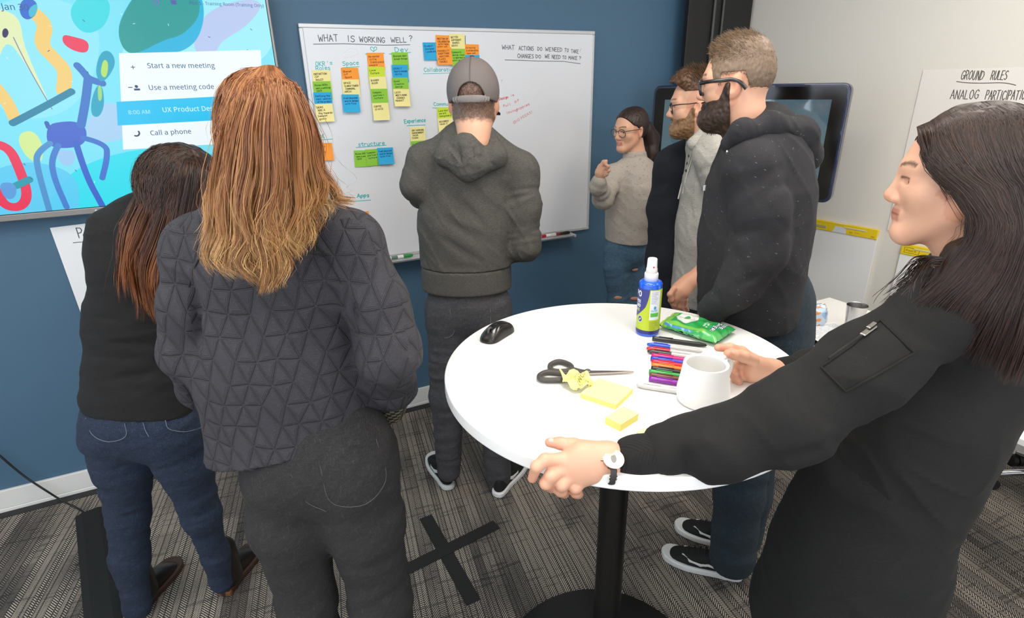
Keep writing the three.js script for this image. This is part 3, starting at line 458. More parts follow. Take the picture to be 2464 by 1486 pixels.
// side table against the right with what lies on it, and the office chair behind it
{
  const tx0 = 1.90, tx1 = 2.47, tz0 = -1.60, tz1 = 0.35, t = thing('side_table', 'white rectangular side table along the right-hand wall', 'table', V((tx0 + tx1) / 2, 0, (tz0 + tz1) / 2));
  const w = tx1 - tx0, l = tz1 - tz0; part(t, 'table_top', rbox(w, .026, l, .006), phys('#efece8', .35), V(0, .727, 0));
  for (const sx of [-1, 1]) for (const sz of [-1, 1]) part(t, 'leg', rbox(.04, .714, .04, .006), M.alu, V(sx * (w / 2 - .06), .357, sz * (l / 2 - .08)));
  part(t, 'apron', box(w - .14, .05, .02), M.alu, V(0, .689, -l / 2 + .08));
  const Y = .74, c = onY(2049, 800, Y);
  const cup = thing('metal_tumbler', 'brushed steel tumbler on the white side table', 'tumbler', c), r = .034, hh = at(2054, 735, c.dot(AWAY)).y - Y;
  part(cup, 'wall', new THREE.LatheGeometry([[.001, .004], [r * .8, .004], [r * .82, .001], [r * .84, .004], [r * 1.12, hh], [r * 1.15, hh + .001], [r * 1.13, hh + .003], [r * 1.09, hh], [r * .8, .008], [.001, .008]].map((q) => new THREE.Vector2(...q)), 48), std('#c8c6c4', .22, { metalness: 1 }));
  // printed sheet, dark folder, snack packet, binder clip
  const sheetT = canvasTex(512, 660, (g) => { g.fillStyle = '#f4f4f4'; g.fillRect(0, 0, 512, 660); g.fillStyle = '#8a8a90'; for (let i = 0; i < 44; i++) { let x = 40; while (x < 460) { const k = rr(10, 46); if (rnd() > .12) g.fillRect(x, 40 + i * 13, Math.min(k, 470 - x), 3.4); x += k + 7; } } });
  const pg = new THREE.BoxGeometry(.216, .0012, .279, 8, 1, 8), P = pg.attributes.position; for (let k = 0; k < P.count; k++) P.setY(k, P.getY(k) + .02 * Math.max(0, -P.getX(k) / .108) ** 2 * .5 + .001); pg.computeVertexNormals();
  const ps = onY(2010, 815, Y); single('printed_sheet', 'white sheet of small print curling on the side table', 'paper', pg, std('#ffffff', .85, { map: sheetT }), ps.clone().setY(Y + .006), [0, -.3, 0]);
  const fs = onY(1960, 800, Y); single('folder', 'dark blue folder under the printed sheet on the side table', 'folder', rbox(.26, .004, .20, .002), std('#222a3c', .5), fs.clone().setY(Y + .0022), [0, .35, 0]);
  const bagG = new THREE.SphereGeometry(1, 28, 18), B = bagG.attributes.position; for (let k = 0; k < B.count; k++) { const x = B.getX(k), y = B.getY(k), z = B.getZ(k), n = 1 + .16 * noise3(x * 2.2, y * 2.2, z * 2.2); B.setXYZ(k, Math.sign(x) * Math.pow(Math.abs(x), .55) * .036 * n, Math.sign(y) * Math.pow(Math.abs(y), .7) * .05 * n, Math.sign(z) * Math.pow(Math.abs(z), .9) * .022 * n); } bagG.computeVertexNormals();
  const snackT = canvasTex(256, 256, (g) => { g.fillStyle = '#b9c8da'; g.fillRect(0, 0, 256, 256); for (let i = 0; i < 70; i++) { g.fillStyle = ['#6d8fb8', '#e8e4dc', '#d98a3a', '#8fb0d0'][i % 4]; g.beginPath(); g.ellipse(rr(0, 256), rr(0, 256), rr(6, 26), rr(4, 14), rr(0, 3), 0, 7); g.fill(); } });
  const sb = onY(1962, 785, Y); single('snack_packet', 'small blue and orange foil snack packet on the side table', 'packet', bagG, phys('#ffffff', .28, { map: snackT, metalness: .2, clearcoat: .6 }), sb.clone().setY(Y + .05), [.1, -.5, .2]);
  const cl = thing('wire_rack', 'small wire clip standing behind the snack packet', 'clip', onY(1972, 752, Y)), cm = std('#7b7466', .35, { metalness: .8 });
  for (let i = 0; i < 5; i++) part(cl, 'wire', tubeAlong([V(-.02 + i * .01, .002, 0), V(-.02 + i * .01, .018, .002), V(-.02 + i * .01, .03, -.006)], .0012, 8, 6), cm);
  part(cl, 'rail', tubeAlong([V(-.025, .03, -.006), V(.025, .03, -.006)], .0014, 4, 6), cm);
  // chair
  const ch = thing('office_chair', 'black office chair with chrome star base behind the side table', 'chair', V(2.96, 0, -.74)), cr = .25;
  for (let i = 0; i < 5; i++) { const a = i * Math.PI * .4 + 2.72, dx = Math.cos(a), dz = Math.sin(a); part(ch, 'base_arm', tubeAlong([V(0, .12, 0), V(dx * cr * .5, .105, dz * cr * .5), V(dx * (cr - .02), .07, dz * (cr - .02))], .014, 8, 10), M.chrome); const c = part(ch, 'caster', merged([moved(new THREE.CylinderGeometry(.028, .028, .02, 20).rotateX(Math.PI / 2), 0, 0, .014), moved(new THREE.CylinderGeometry(.028, .028, .02, 20).rotateX(Math.PI / 2), 0, 0, -.014), moved(new THREE.CylinderGeometry(.008, .008, .05, 10), 0, .022, 0)]), M.black, V(dx * (cr - .015), .028, dz * (cr - .015))); c.rotation.y = -a; }
  part(ch, 'gas_lift', new THREE.CylinderGeometry(.025, .03, .3, 20), M.chrome, V(0, .26, 0)); part(ch, 'seat', rbox(.42, .06, .42, .028, 4), std('#161616', .8), V(-.0, .44, 0)); part(ch, 'backrest', rbox(.05, .45, .4, .022, 4), std('#161616', .8), V(.1, .74, .0)); part(ch, 'back_bar', tubeAlong([V(.08, .42, 0), V(.15, .5, 0), V(.13, .68, 0)], .012, 12, 8), M.chrome);
}

// ================================================================ the tall round table
const TT = 1.07, TC = V(.773, 0, -.981), TR = .424;
{
  const t = thing('round_table', 'tall round white pedestal table with black column and disc base', 'table', TC);
  part(t, 'table_top', new THREE.LatheGeometry([[0, -.030], [TR - .004, -.030], [TR - .001, -.0285], [TR, -.026], [TR, -.004], [TR - .0015, -.001], [TR - .004, 0], [0, 0]].map((q) => new THREE.Vector2(q[0], q[1] + TT)), 128), phys('#f3f1ee', .32, { clearcoat: .3, clearcoatRoughness: .3 }));
  part(t, 'column', new THREE.CylinderGeometry(.038, .038, TT - .045, 40), M.blackSatin, V(0, (TT - .045) / 2 + .012, 0));
  part(t, 'mounting_plate', rbox(.3, .008, .3, .003), M.black, V(0, TT - .034, 0));
  part(t, 'base', new THREE.LatheGeometry([[0, 0], [.315, 0], [.318, .004], [.312, .012], [.18, .022], [.07, .03], [.045, .05], [.04, .06], [0, .06]].map((q) => new THREE.Vector2(...q)), 80), M.blackSatin);
}
const onT = (px, py, dy = 0) => onY(px, py, TT + dy);
// computer mouse
{
  const a = onT(1166, 826), b = onT(1226, 790), d = b.clone().sub(a), l = .118, c = a.clone().add(b).multiplyScalar(.5), t = thing('computer_mouse', 'black wireless computer mouse on the white table', 'mouse', c.clone().setY(TT)); t.rotation.y = Math.atan2(-d.z, d.x);
  const shell = (sc, top) => { const g = new THREE.SphereGeometry(1, 48, 28), P = g.attributes.position; for (let k = 0; k < P.count; k++) { let x = P.getX(k), y = P.getY(k), z = P.getZ(k); const w = 1 - .16 * Math.cos(x * 2.4) + .05 * x * x; const hgt = .036 * (1 - .35 * Math.max(0, -x) ** 1.5 - .12 * Math.max(0, x)); P.setXYZ(k, Math.sign(x) * Math.abs(x) ** .85 * l / 2 * sc, y > 0 ? Math.pow(y, .8) * hgt * sc + top : Math.max(y, -.05) * .01 + .002, Math.sign(z) * Math.abs(z) ** .8 * .031 * w * sc); } g.computeVertexNormals(); return g; };
  part(t, 'body', shell(1, .001), phys('#26211d', .32)); part(t, 'top_shell', shell(.93, .0045), phys('#151211', .16, { clearcoat: .8, clearcoatRoughness: .1 }));
  part(t, 'scroll_wheel', new THREE.TorusGeometry(.008, .0035, 10, 24), std('#4a4845', .5), V(-.033, .027, 0));
}
// scissors
{
  const piv = onT(1414, 901), tip = onT(1524, 899), d = tip.clone().sub(piv).normalize(), t = thing('scissors', 'scissors with dark grey plastic handles lying on the white table', 'scissors', piv.clone().setY(TT)); t.rotation.y = Math.atan2(-d.z, d.x);
  const inv = (px, py) => t.worldToLocal(onT(px, py)).setY(0); t.updateMatrixWorld(); const L = t.worldToLocal(tip.clone()).x, dark = std('#4a4540', .5), steel = std('#b5a9a0', .28, { metalness: .9 });
  for (const [y, s] of [[.0035, 1], [.0065, -1]]) { const sh = new THREE.Shape([[-.03, .004 * s], [0, .0075 * s], [L * .5, .0055 * s], [L, .0006 * s], [L, -.0004], [0, -.006 * s], [-.03, -.006 * s]].map((q) => new THREE.Vector2(...q))); part(t, 'blade', new THREE.ExtrudeGeometry(sh, { depth: .0022, bevelEnabled: true, bevelSize: .0004, bevelThickness: .0004, bevelSegments: 1 }).rotateX(-Math.PI / 2), steel, V(0, y - .001, 0)); }
  part(t, 'pivot_screw', new THREE.CylinderGeometry(.0065, .0065, .004, 24), std('#a7a19b', .3, { metalness: .8 }), V(0, .0105, 0));
  const loop = (pts, y) => { const q = pts.map(([px, py]) => inv(px, py).setY(y)); return tubeAlong(q, .0062, 60, 12, true); };
  part(t, 'handle', merged([loop([[1325, 884], [1345, 876], [1372, 885], [1374, 896], [1350, 900], [1328, 897]], .0075), tubeAlong([inv(1371, 893).setY(.0075), inv(1392, 899).setY(.007), inv(1412, 902).setY(.006)], .0062, 12, 10)]), dark);
  part(t, 'handle', merged([loop([[1298, 911], [1315, 902], [1352, 905], [1378, 908], [1364, 918], [1330, 921], [1302, 919]], .0075), tubeAlong([inv(1372, 912).setY(.0075), inv(1392, 905).setY(.007), inv(1412, 900).setY(.006)], .0066, 12, 10)]), dark);
}
// sticky pads and a crumpled note
const padM = std('#f6ef9e', .8, {}), padSide = pixelTex(256, 64, (x, y) => { const v = 1 - (y % 4 === 0 ? .10 : 0) - rnd() * .05; return [242 * v, 230 * v, 130 * v]; });
function stickyPad(q, h, label) {
  const p = q.map(([x, y]) => onT(x, y, h)), c = p[0].clone().add(p[1]).add(p[2]).add(p[3]).multiplyScalar(.25).setY(TT), e1 = p[1].clone().sub(p[0]), a = Math.atan2(-e1.z, e1.x), w = (p[0].distanceTo(p[1]) + p[2].distanceTo(p[3])) / 2, l = (p[1].distanceTo(p[2]) + p[3].distanceTo(p[0])) / 2;
  const t = thing('sticky_note_pad', label, 'sticky note pad', c); t.rotation.y = a;
  part(t, 'block', box(w, h, l), std('#ffffff', .8, { map: padSide }), V(0, h / 2, 0)); part(t, 'top_sheet', box(w, .0005, l), padM, V(.0002, h + .0003, .0003)); return t;
}
stickyPad([[1394, 948], [1439, 911], [1524, 934], [1484, 972]], .011, 'large square yellow sticky note pad between the scissors and the small pad');
stickyPad([[1457, 1003], [1499, 978], [1540, 996], [1490, 1020]], .015, 'small yellow sticky note pad nearest the hand with the watch');
stickyPad([[1530, 1040], [1565, 1026], [1600, 1044], [1565, 1060]], .008, 'small yellow sticky pad mostly covered by the black sleeve');
{
  const c = onT(1391, 930), N = 26, g = new THREE.PlaneGeometry(.075, .085, N, N), P = g.attributes.position;
  for (let k = 0; k < P.count; k++) { const u = P.getX(k) / .075, v = P.getY(k) / .085, n = noise3(u * 1.8, v * 1.8, 2), m = noise3(u * 2.6, v * 2.6, 9), q = Math.abs(noise3(u * 1.7 + 7, v * 1.7, 4)); P.setXYZ(k, u * .05 + n * .008 + v * .006, .003 + q * .024 + Math.abs(m) * .007 + .016 * (1 - 4 * u * u) * (.6 - v), v * .058 + m * .006); }
  g.computeVertexNormals();
  const tx = canvasTex(256, 256, (x) => { x.fillStyle = '#f6ee92'; x.fillRect(0, 0, 256, 256); scribe(x, 'EVERY', 60, 70, 200, 60, 26, '#8a8236', 4); scribe(x, 'COMMON', 50, 115, 200, 105, 26, '#8a8236', 4); scribe(x, 'CHANGE', 60, 190, 220, 180, 24, '#8a8236', 4); });
  const m = single('crumpled_note', 'crumpled yellow sticky note lying against the scissors', 'sticky note', g, std('#ffffff', .8, { map: tx, side: THREE.DoubleSide }), c.clone().setY(TT + .0015)); m.rotation.y = -.1;
}
// markers in a row
{
  const d = onT(1686, 826).sub(onT(1569, 811)).normalize(), yaw = Math.atan2(-d.z, d.x);
  const wordTex = canvasTex(256, 64, (g) => { g.fillStyle = '#c9c6c4'; g.fillRect(0, 0, 256, 64); g.fillStyle = '#4a4544'; g.font = 'italic 34px serif'; g.save(); g.translate(200, 20); g.rotate(Math.PI); g.fillText('Sharpie', 0, 0); g.fillText('Sharpie', 0, -32); g.restore(); });
  const greyM = std('#ffffff', .4, { map: wordTex });
  const mk = (px, py, capC, bodyC, label, kind) => {
    const p = onT(px, py, .006), r = .0062, len = .137, t = thing('marker_pen', label, 'marker', p.clone().setY(TT + r + .0004), 'marker pens lined up on the round table'); t.rotation.y = yaw;
    const capL = kind === 'chunky' ? .05 : .058;
    part(t, 'cap', new THREE.LatheGeometry([[0, 0], [r * (kind === 'chunky' ? .97 : .5), 0], [r * (kind === 'chunky' ? 1 : .72), .006], [r, .014], [r * 1.02, capL], [0, capL]].map((q) => new THREE.Vector2(...q)), 20).rotateZ(-Math.PI / 2), phys(capC, .3, { clearcoat: .4 }));
    part(t, 'clip', rbox(.036, .0016, .0035, .0007), phys(capC, .3), V(.034, r + .001, 0));
    part(t, 'barrel', new THREE.LatheGeometry([[0, capL], [r * .96, capL], [r * .96, len - .02], [r * .6, len - .004], [0, len]].map((q) => new THREE.Vector2(...q)), 20).rotateZ(-Math.PI / 2), bodyC ? std(bodyC, .4) : greyM);
    return t;
  };
  mk(1570, 814, '#1d1c1c', '#1d1c1c', 'black marker pen next to the green candy bag', 'chunky');
  mk(1557, 828, '#1d4fd0', null, 'grey marker pen with blue pointed cap beside the black one');
  mk(1556, 838, '#cf2131', null, 'grey marker pen with red pointed cap between the blue and the dark one');
  mk(1558, 845, '#3a3230', null, 'grey marker pen with dark brown pointed cap beside the magenta one');
  mk(1568, 855, '#e01872', '#e01872', 'magenta marker pen in the row on the table', 'chunky'); mk(1566, 862, '#2432b4', '#3a48c0', 'dark blue marker pen with printed barrel in the row on the table', 'chunky');
  mk(1568, 870, '#df1330', '#df1330', 'bright red marker pen beside the orange one', 'chunky'); mk(1568, 878, '#f0761a', '#f0761a', 'orange marker pen in the row on the table', 'chunky'); mk(1567, 886, '#2a1f1c', '#2a1f1c', 'black marker pen between the orange and the green one', 'chunky');
  mk(1562, 894, '#2f9e45', '#2f9e45', 'green marker pen in the row on the table', 'chunky'); mk(1563, 902, '#6e3b2a', '#6e3b2a', 'brown marker pen between the green and the purple one', 'chunky'); mk(1562, 911, '#8a1e9c', '#8a1e9c', 'purple marker pen in the row on the table', 'chunky');
  const g = mk(1532, 926, '#c6c3c1', null, 'all grey marker pen lying apart beside the mug');
}
// spray bottle
{
  const c = onT(1557, 800), L = c.dot(AWAY), hy = (py, px = 1560) => at(px, py, L).y - TT, r = .0305, t = thing('spray_bottle', 'blue whiteboard cleaner spray bottle with white pump on the round table', 'spray bottle', c.clone().setY(TT)), hs = hy(674), hn = hy(674) + .001, ht = hy(620);
  const pts = (a) => a.map((q) => new THREE.Vector2(...q));
  const lab = canvasTex(1024, 512, (g) => {
    g.fillStyle = '#3a3f86'; g.fillRect(0, 0, 1024, 512); g.fillStyle = '#b9cc2e'; g.beginPath(); g.moveTo(0, 512); g.lineTo(0, 420); g.quadraticCurveTo(260, 380, 420, 200); g.quadraticCurveTo(460, 120, 470, 0); g.lineTo(560, 0); g.lineTo(1024, 0); g.lineTo(1024, 512); g.fill();
    g.fillStyle = '#2f2f7a'; g.fillRect(0, 470, 1024, 42); g.fillStyle = '#ffffff'; g.font = 'bold 92px sans-serif'; g.fillText('EXPO', 120, 92); g.font = 'bold 48px sans-serif'; g.fillText('WHITE', 190, 165); g.fillText('BOARD', 180, 212); g.fillStyle = '#cbd84a'; g.fillText('CARE', 210, 262);
    g.strokeStyle = '#c8d0f0'; g.lineWidth = 7; g.beginPath(); g.arc(345, 345, 36, 0, 7); g.stroke(); g.fillStyle = '#3a3f9a'; g.beginPath(); g.arc(345, 345, 32, 0, 7); g.fill(); g.fillStyle = '#dbe86a'; g.beginPath(); g.ellipse(345, 345, 20, 9, -.7, 0, 7); g.fill();
    g.fillStyle = '#dfe3ea'; g.fillRect(480, 12, 150, 330); g.fillStyle = '#9aa0b4'; for (let i = 0; i < 14; i++) g.fillRect(494, 24 + i * 10, rr(60, 120), 4); g.fillStyle = '#3a9fd8'; g.font = 'bold 34px sans-serif'; g.fillText('SAFER', 496, 250); g.beginPath(); g.arc(555, 205, 20, 0, 7); g.fill(); g.fillStyle = '#58b84a'; g.fillRect(496, 262, 120, 46); g.fillStyle = '#7a8a22'; for (let i = 0; i < 9; i++) g.fillRect(486, 360 + i * 12, rr(90, 150), 4);
  });
  part(t, 'body', new THREE.LatheGeometry(pts([[0, 0], [r - .003, 0], [r, .004], [r, hs - .008], [r - .002, hs - .003], [r - .006, hs], [r * .5, hn], [0, hn]]), 56), phys('#1f5fe0', .15, { clearcoat: .6 }));
  const lb = new THREE.CylinderGeometry(r + .0006, r + .0006, hs - .025, 64, 1, true, 0, Math.PI * 2); const lm = part(t, 'label', lb, std('#ffffff', .35, { map: lab }), V(0, .008 + (hs - .025) / 2, 0)); lm.rotation.y = 2.7;
  const wh = phys('#f1f1f1', .3); part(t, 'collar', new THREE.LatheGeometry(pts([[0, 0], [.018, 0], [.018, .02], [.0165, .023], [0, .023]]), 32), wh, V(0, hn - .002, 0));
  part(t, 'pump_head', new THREE.LatheGeometry(pts([[0, 0], [.0155, 0], [.0145, .012], [.0135, .014], [.0125, ht - hn - .024], [.011, ht - hn - .021], [0, ht - hn - .0195]]), 32), wh, V(0, hn + .020, 0));
  const nd = V(0, EYE, 0).sub(c).setY(0).normalize().applyAxisAngle(UP, .35); part(t, 'nozzle', new THREE.CylinderGeometry(.0022, .0022, .003, 14).rotateX(Math.PI / 2), std('#d8353c', .4), nd.clone().multiplyScalar(.0125).setY(ht - .022)).lookAt(c.clone().setY(TT + ht - .022).add(nd));
}
// bag of mints
{
  const q = [[1584, 786], [1622, 757], [1770, 797], [1722, 830]].map(([x, y]) => onT(x, y, .008)), N = 28, M2 = 18, pos = [], uv = [], idx = [];
  for (const s of [1, -1]) for (let j = 0; j <= M2; j++) for (let i = 0; i <= N; i++) {
    const u = i / N, v = j / M2, a = q[0].clone().lerp(q[3], u), b = q[1].clone().lerp(q[2], u), p = a.lerp(b, v), ed = Math.min(u * 9, (1 - u) * 9, v * 7, (1 - v) * 7, 1), puff = Math.pow(ed, .6) * .011 * (1 + .35 * noise3(u * 4, v * 3, 5)) + (1 - ed) * .003 * noise3(u * 14, v * 12, 1);
    pos.push(p.x, TT + .012 + s * puff * (s > 0 ? 1.2 : .9) + .002, p.z); uv.push(u, v);
  }
  const K = (N + 1) * (M2 + 1); for (let s = 0; s < 2; s++) for (let j = 0; j < M2; j++) for (let i = 0; i < N; i++) { const a = s * K + j * (N + 1) + i, b = a + 1, c = a + N + 1, d = c + 1; s ? idx.push(a, c, b, b, c, d) : idx.push(a, b, c, b, d, c); }
  const g = new THREE.BufferGeometry(); g.setAttribute('position', new THREE.Float32BufferAttribute(pos, 3)); g.setAttribute('uv', new THREE.Float32BufferAttribute(uv, 2)); g.setIndex(idx); g.computeVertexNormals(); g.computeBoundingBox(); const c = g.boundingBox.getCenter(V(0, 0, 0)).setY(g.boundingBox.min.y); g.translate(-c.x, -c.y, -c.z);
  const tx = canvasTex(1024, 512, (x) => {
    x.fillStyle = '#2aa24e'; x.fillRect(0, 0, 1024, 512); x.fillStyle = '#7cc24a'; x.fillRect(0, 0, 150, 512); x.fillRect(0, 400, 1024, 60); x.fillStyle = '#4cb85a'; x.fillRect(780, 330, 244, 182); x.fillStyle = '#5a8ad0'; x.fillRect(90, 470, 500, 24); x.fillStyle = '#c7e25a'; x.fillRect(0, 0, 70, 512);
    x.fillStyle = '#f2f4ee'; x.beginPath(); for (let i = 0; i <= 40; i++) { const a = i / 40 * Math.PI * 2, R = 1 + .05 * Math.sin(a * 7); x.lineTo(330 + Math.cos(a) * 165 * R, 190 + Math.sin(a) * 165 * R); } x.fill(); x.fillStyle = '#4db04a'; x.beginPath(); x.ellipse(325, 185, 52, 46, 0, 0, 7); x.fill(); x.strokeStyle = '#d5dacb'; x.lineWidth = 4; x.beginPath(); x.ellipse(330, 190, 110, 105, 0, 0, 7); x.stroke();
    x.save(); x.translate(930, 60); x.rotate(Math.PI / 2); x.font = 'bold 84px sans-serif'; x.lineWidth = 14; x.strokeStyle = '#123a5a'; x.strokeText('LIFE', 0, 60); x.strokeText('SAVERS', 0, 140); x.fillStyle = '#ffffff'; x.fillText('LIFE', 0, 60); x.fillText('SAVERS', 0, 140); x.font = 'bold 44px sans-serif'; x.fillText('WINT O', 90, 230); x.fillText('GREEN', 90, 280); x.restore();
  });
  single('candy_bag', 'green bag of ring mints with white lettering on the round table', 'candy bag', g, phys('#ffffff', .3, { map: tx, clearcoat: .7, clearcoatRoughness: .2, side: THREE.DoubleSide }), c.clone().setY(TT + .001));
}
// mug
const MUG = (() => {
  const c = onT(1689, 962), L = c.dot(AWAY), top = at(1698, 872, L).y - TT, R1 = .054, R0 = .046;
  const t = thing('mug', 'off-white tapered ceramic mug held by its handle on the table', 'mug', c.clone().setY(TT));
  const prof = [[0, .002], [R1 * .86, .002], [R1 * .94, .004], [R1, .014], [R1 * 1.005, .028], [mix(R1, R0, .5), top * .6], [R0, top - .004], [R0 - .001, top - .001], [R0 - .0035, top], [R0 - .006, top - .002], [R0 - .0065, top - .008], [mix(R1, R0, .5) - .007, top * .6], [R1 - .008, .03], [R1 - .014, .012], [0, .010]];
  part(t, 'cup', new THREE.LatheGeometry(new THREE.SplineCurve(prof.map((q) => new THREE.Vector2(...q))).getPoints(90), 72), phys('#eceae7', .42));
  const hd = dv(.84, .54); const H = (r, y) => hd.clone().multiplyScalar(r).setY(y);
  part(t, 'handle', tubeAlong([H(R0 - .004, top * .93), H(R0 + .018, top * .96), H(R0 + .033, top * .86), H(R0 + .035, top * .55), H(R1 + .012, top * .3), H(R1 - .005, top * .25)], .0062, 32, 12), phys('#eceae7', .42));
  return { c: c.clone().setY(TT), top, R0, R1, hd };
})();

// ================================================================ people: anatomy, cloth and hair
const nd = (n) => { if (n.p) return n; const p = at(n[0], n[1], n[2]); return { p, r: metres(n[3] ?? 10, p) }; };       // surveyed joint: sight line, distance ahead, half width
const bn = (a, b, o = {}) => { const A = nd(a), B = nd(b); return bone(A.p, B.p, A.r, B.r, o); };
const chain = (nodes, o = {}) => nodes.slice(1).map((n, i) => bn(nodes[i], n, o));
const finger = (nodes, r0, r1) => nodes.slice(1).map((n, i) => { const a = at(...nodes[i]), b = at(...n), t0 = i / (nodes.length - 1), t1 = (i + 1) / (nodes.length - 1); return bone(a, b, mix(r0, r1, t0), mix(r0, r1, t1), { k: .006 }); });
const SKIN = hex('#dfa98c'), LIP = hex('#b8685c');

function makeHead(node, fwd, up, s, o = {}) {
  const c = at(...node), z = fwd.clone().normalize(), x = up.clone().cross(z).normalize(), y = z.clone().cross(x), M4 = new THREE.Matrix4().makeBasis(x, y, z).setPosition(c), inv = M4.clone().invert(), m = inv.elements, fem = o.fem ? 1 : 0;
  const w = (sx, v) => V(sx * v[0], v[1], v[2]), P = [], cut = [];
  P.push(ball(V(0, .034, -.014), .073, .086, .094, { k: .03 }), ball(V(0, -.022, .026), .058, .082, .055, { k: .04 }));
  for (const q of [-1, 1]) {
    P.push(bone(w(q, [.050, -.045, .0]), w(q, [.018, -.094, .058]), .022 - fem * .003, .017, { k: .03 }), ball(w(q, [.040, -.022, .050]), .020, .018, .018, { k: .03 }));
    P.push(bone(w(q, [.010, .022, .077]), w(q, [.044, .022, .061]), .009 - fem * .002, .009 - fem * .002, { k: .02 }));                       // brow ridge
    P.push(ball(w(q, [.0105, -.036, .085]), .0075, .0065, .009, { k: .008 }));                                                    // nostril wing
    P.push(bone(w(q, [.017, .0065, .0755]), w(q, [.046, .0035, .0625]), .0055, .0055, { k: .008 }), bone(w(q, [.019, -.0082, .0735]), w(q, [.044, -.007, .063]), .0045, .0045, { k: .008 }));   // lids
    P.push({ ...ball(w(q, [.077, -.006, -.014]), .009, .032, .019, { k: .008, q: new THREE.Quaternion().setFromEuler(new THREE.Euler(-.2, q * .35, 0)) }) });
    P.push(bone(w(q, [.072, .0, -.005]), w(q, [.070, -.03, -.004]), .01, .008, { k: .01 }));
    cut.push(ball(w(q, [.088, -.004, -.008]), .008, .017, .010, { k: .006 }), ball(w(q, [.0305, -.001, .089]), .0135, .0068, .0195, { k: .005 }));
  }
  P.push(ball(V(0, -.093, .062), .018, .016, .016, { k: .025 }));
  P.push(bone(V(0, .016, .0765), V(0, -.027, .0925 + (o.nose ?? 0)), .008, .0095, { k: .014 }), ball(V(0, -.0305, .0915 + (o.nose ?? 0)), .0095, .0085, .010, { k: .01 }));
  P.push(bone(V(-.02, -.0585, .070), V(0, -.056, .0785), .0045, .0052, { k: .012 }), bone(V(.02, -.0585, .070), V(0, -.056, .0785), .0045, .0052, { k: .012 }), bone(V(-.017, -.0655, .070), V(0, -.067, .0765), .005, .006, { k: .010 }), bone(V(.017, -.0655, .070), V(0, -.067, .0765), .005, .006, { k: .010 }));
  P.push(bone(V(0, -.05, -.03), V(0, -.13, -.045), .05 - fem * .006, .05 - fem * .006, { k: .04 }));
  const base = union(P), lf = (a, b, d) => { let v = base(a, b, d); for (const q of cut) { if (Math.abs(a - q.c.x) + Math.abs(b - q.c.y) + Math.abs(d - q.c.z) < .09) v = smax(v, -q.f(a, b, d), q.k); } return v; };
  const loc = (X, Y, Z) => [(m[0] * X + m[4] * Y + m[8] * Z + m[12]) / s, (m[1] * X + m[5] * Y + m[9] * Z + m[13]) / s, (m[2] * X + m[6] * Y + m[10] * Z + m[14]) / s];
  const f = (X, Y, Z) => { const [a, b, d] = loc(X, Y, Z); return lf(a, b, d) * s; };
  const skullP = P.filter((_, i) => i < 2 || i > 14), skull = union([P[0], P[1]]);
  const wp = (a, b, d) => V(a * s, b * s, d * s).applyMatrix4(M4);
  const bb = new THREE.Box3(c.clone().addScalar(-.17 * s), c.clone().addScalar(.17 * s));
  const brow = hex(o.browColor ?? '#4a3426'), lip = LIP.clone().lerp(SKIN, fem ? .35 : .5), blush = hex('#cf8468'), scalp = o.scalp ? hex(o.scalp) : null;
  const color = (X, Y, Z) => {
    const [a, b, d] = loc(X, Y, Z), q = Math.abs(a); let k = SKIN.clone();
    if (d > .05 && b > -.076 && b < -.049 && q < .024) { const e = sstep(.0265, .018, q) * sstep(-.0755, -.071, b) * sstep(-.0495, -.0525, b); k.lerp(lip, e); if (Math.abs(b + .0618) < .0016) k.lerp(hex('#7a4038'), .7 * e); }
    if (q > .068) k.lerp(blush, .45); if (d > .092 && b < -.015 && b > -.045) k.lerp(blush, .3);
    if (d > .05 && q > .011 && q < .05) { const yb = .0245 + .006 * Math.sin((q - .011) / .039 * 2.4), e = sstep(.0048, .0018, Math.abs(b - yb)); k.lerp(brow, e * .8); if (q > .017) k.lerp(hex('#3a2620'), .8 * sstep(.0026, .0008, Math.abs(b - .0062 + (q - .03) ** 2 * 12)) * sstep(.046, .042, q)); }
    if (scalp) { const e = o.scalpRegion(q, b, d); if (e > 0) k.lerp(scalp, e * (.82 + .18 * noise3(a * 400, b * 400, d * 400))); }
    return k;
  };
  return { c, f, loc, wp, bb, color, s, M4, inv, skull: (X, Y, Z) => { const [a, b, d] = loc(X, Y, Z); return skull(a, b, d) * s; }, lskull: skull, x, y, z, neckTop: wp(0, -.09, -.035), fem };
}
function eyes(h, irisC) {            // eyeballs as part of the body surface
  const out = []; for (const q of [-1, 1]) { const g = new THREE.SphereGeometry(.0122, 28, 20).rotateX(Math.PI / 2); const iris = hex(irisC); tint(g, (x, y, z) => { const a = Math.hypot(x, y); return z > 0 && a < .0025 ? hex('#0a0808') : z > 0 && a < .0058 ? iris : hex('#d8cfc8'); }); g.translate(q * .0315, -.001, .0625); g.scale(h.s, h.s, h.s); g.applyMatrix4(h.M4); out.push(g); } return out;
}
const bodyM = std('#ffffff', .5, { vertexColors: true });
const keep = (g) => { const q = g.index ? g.toNonIndexed() : g; for (const k of Object.keys(q.attributes)) if (!['position', 'normal', 'color'].includes(k)) q.deleteAttribute(k); return q; };
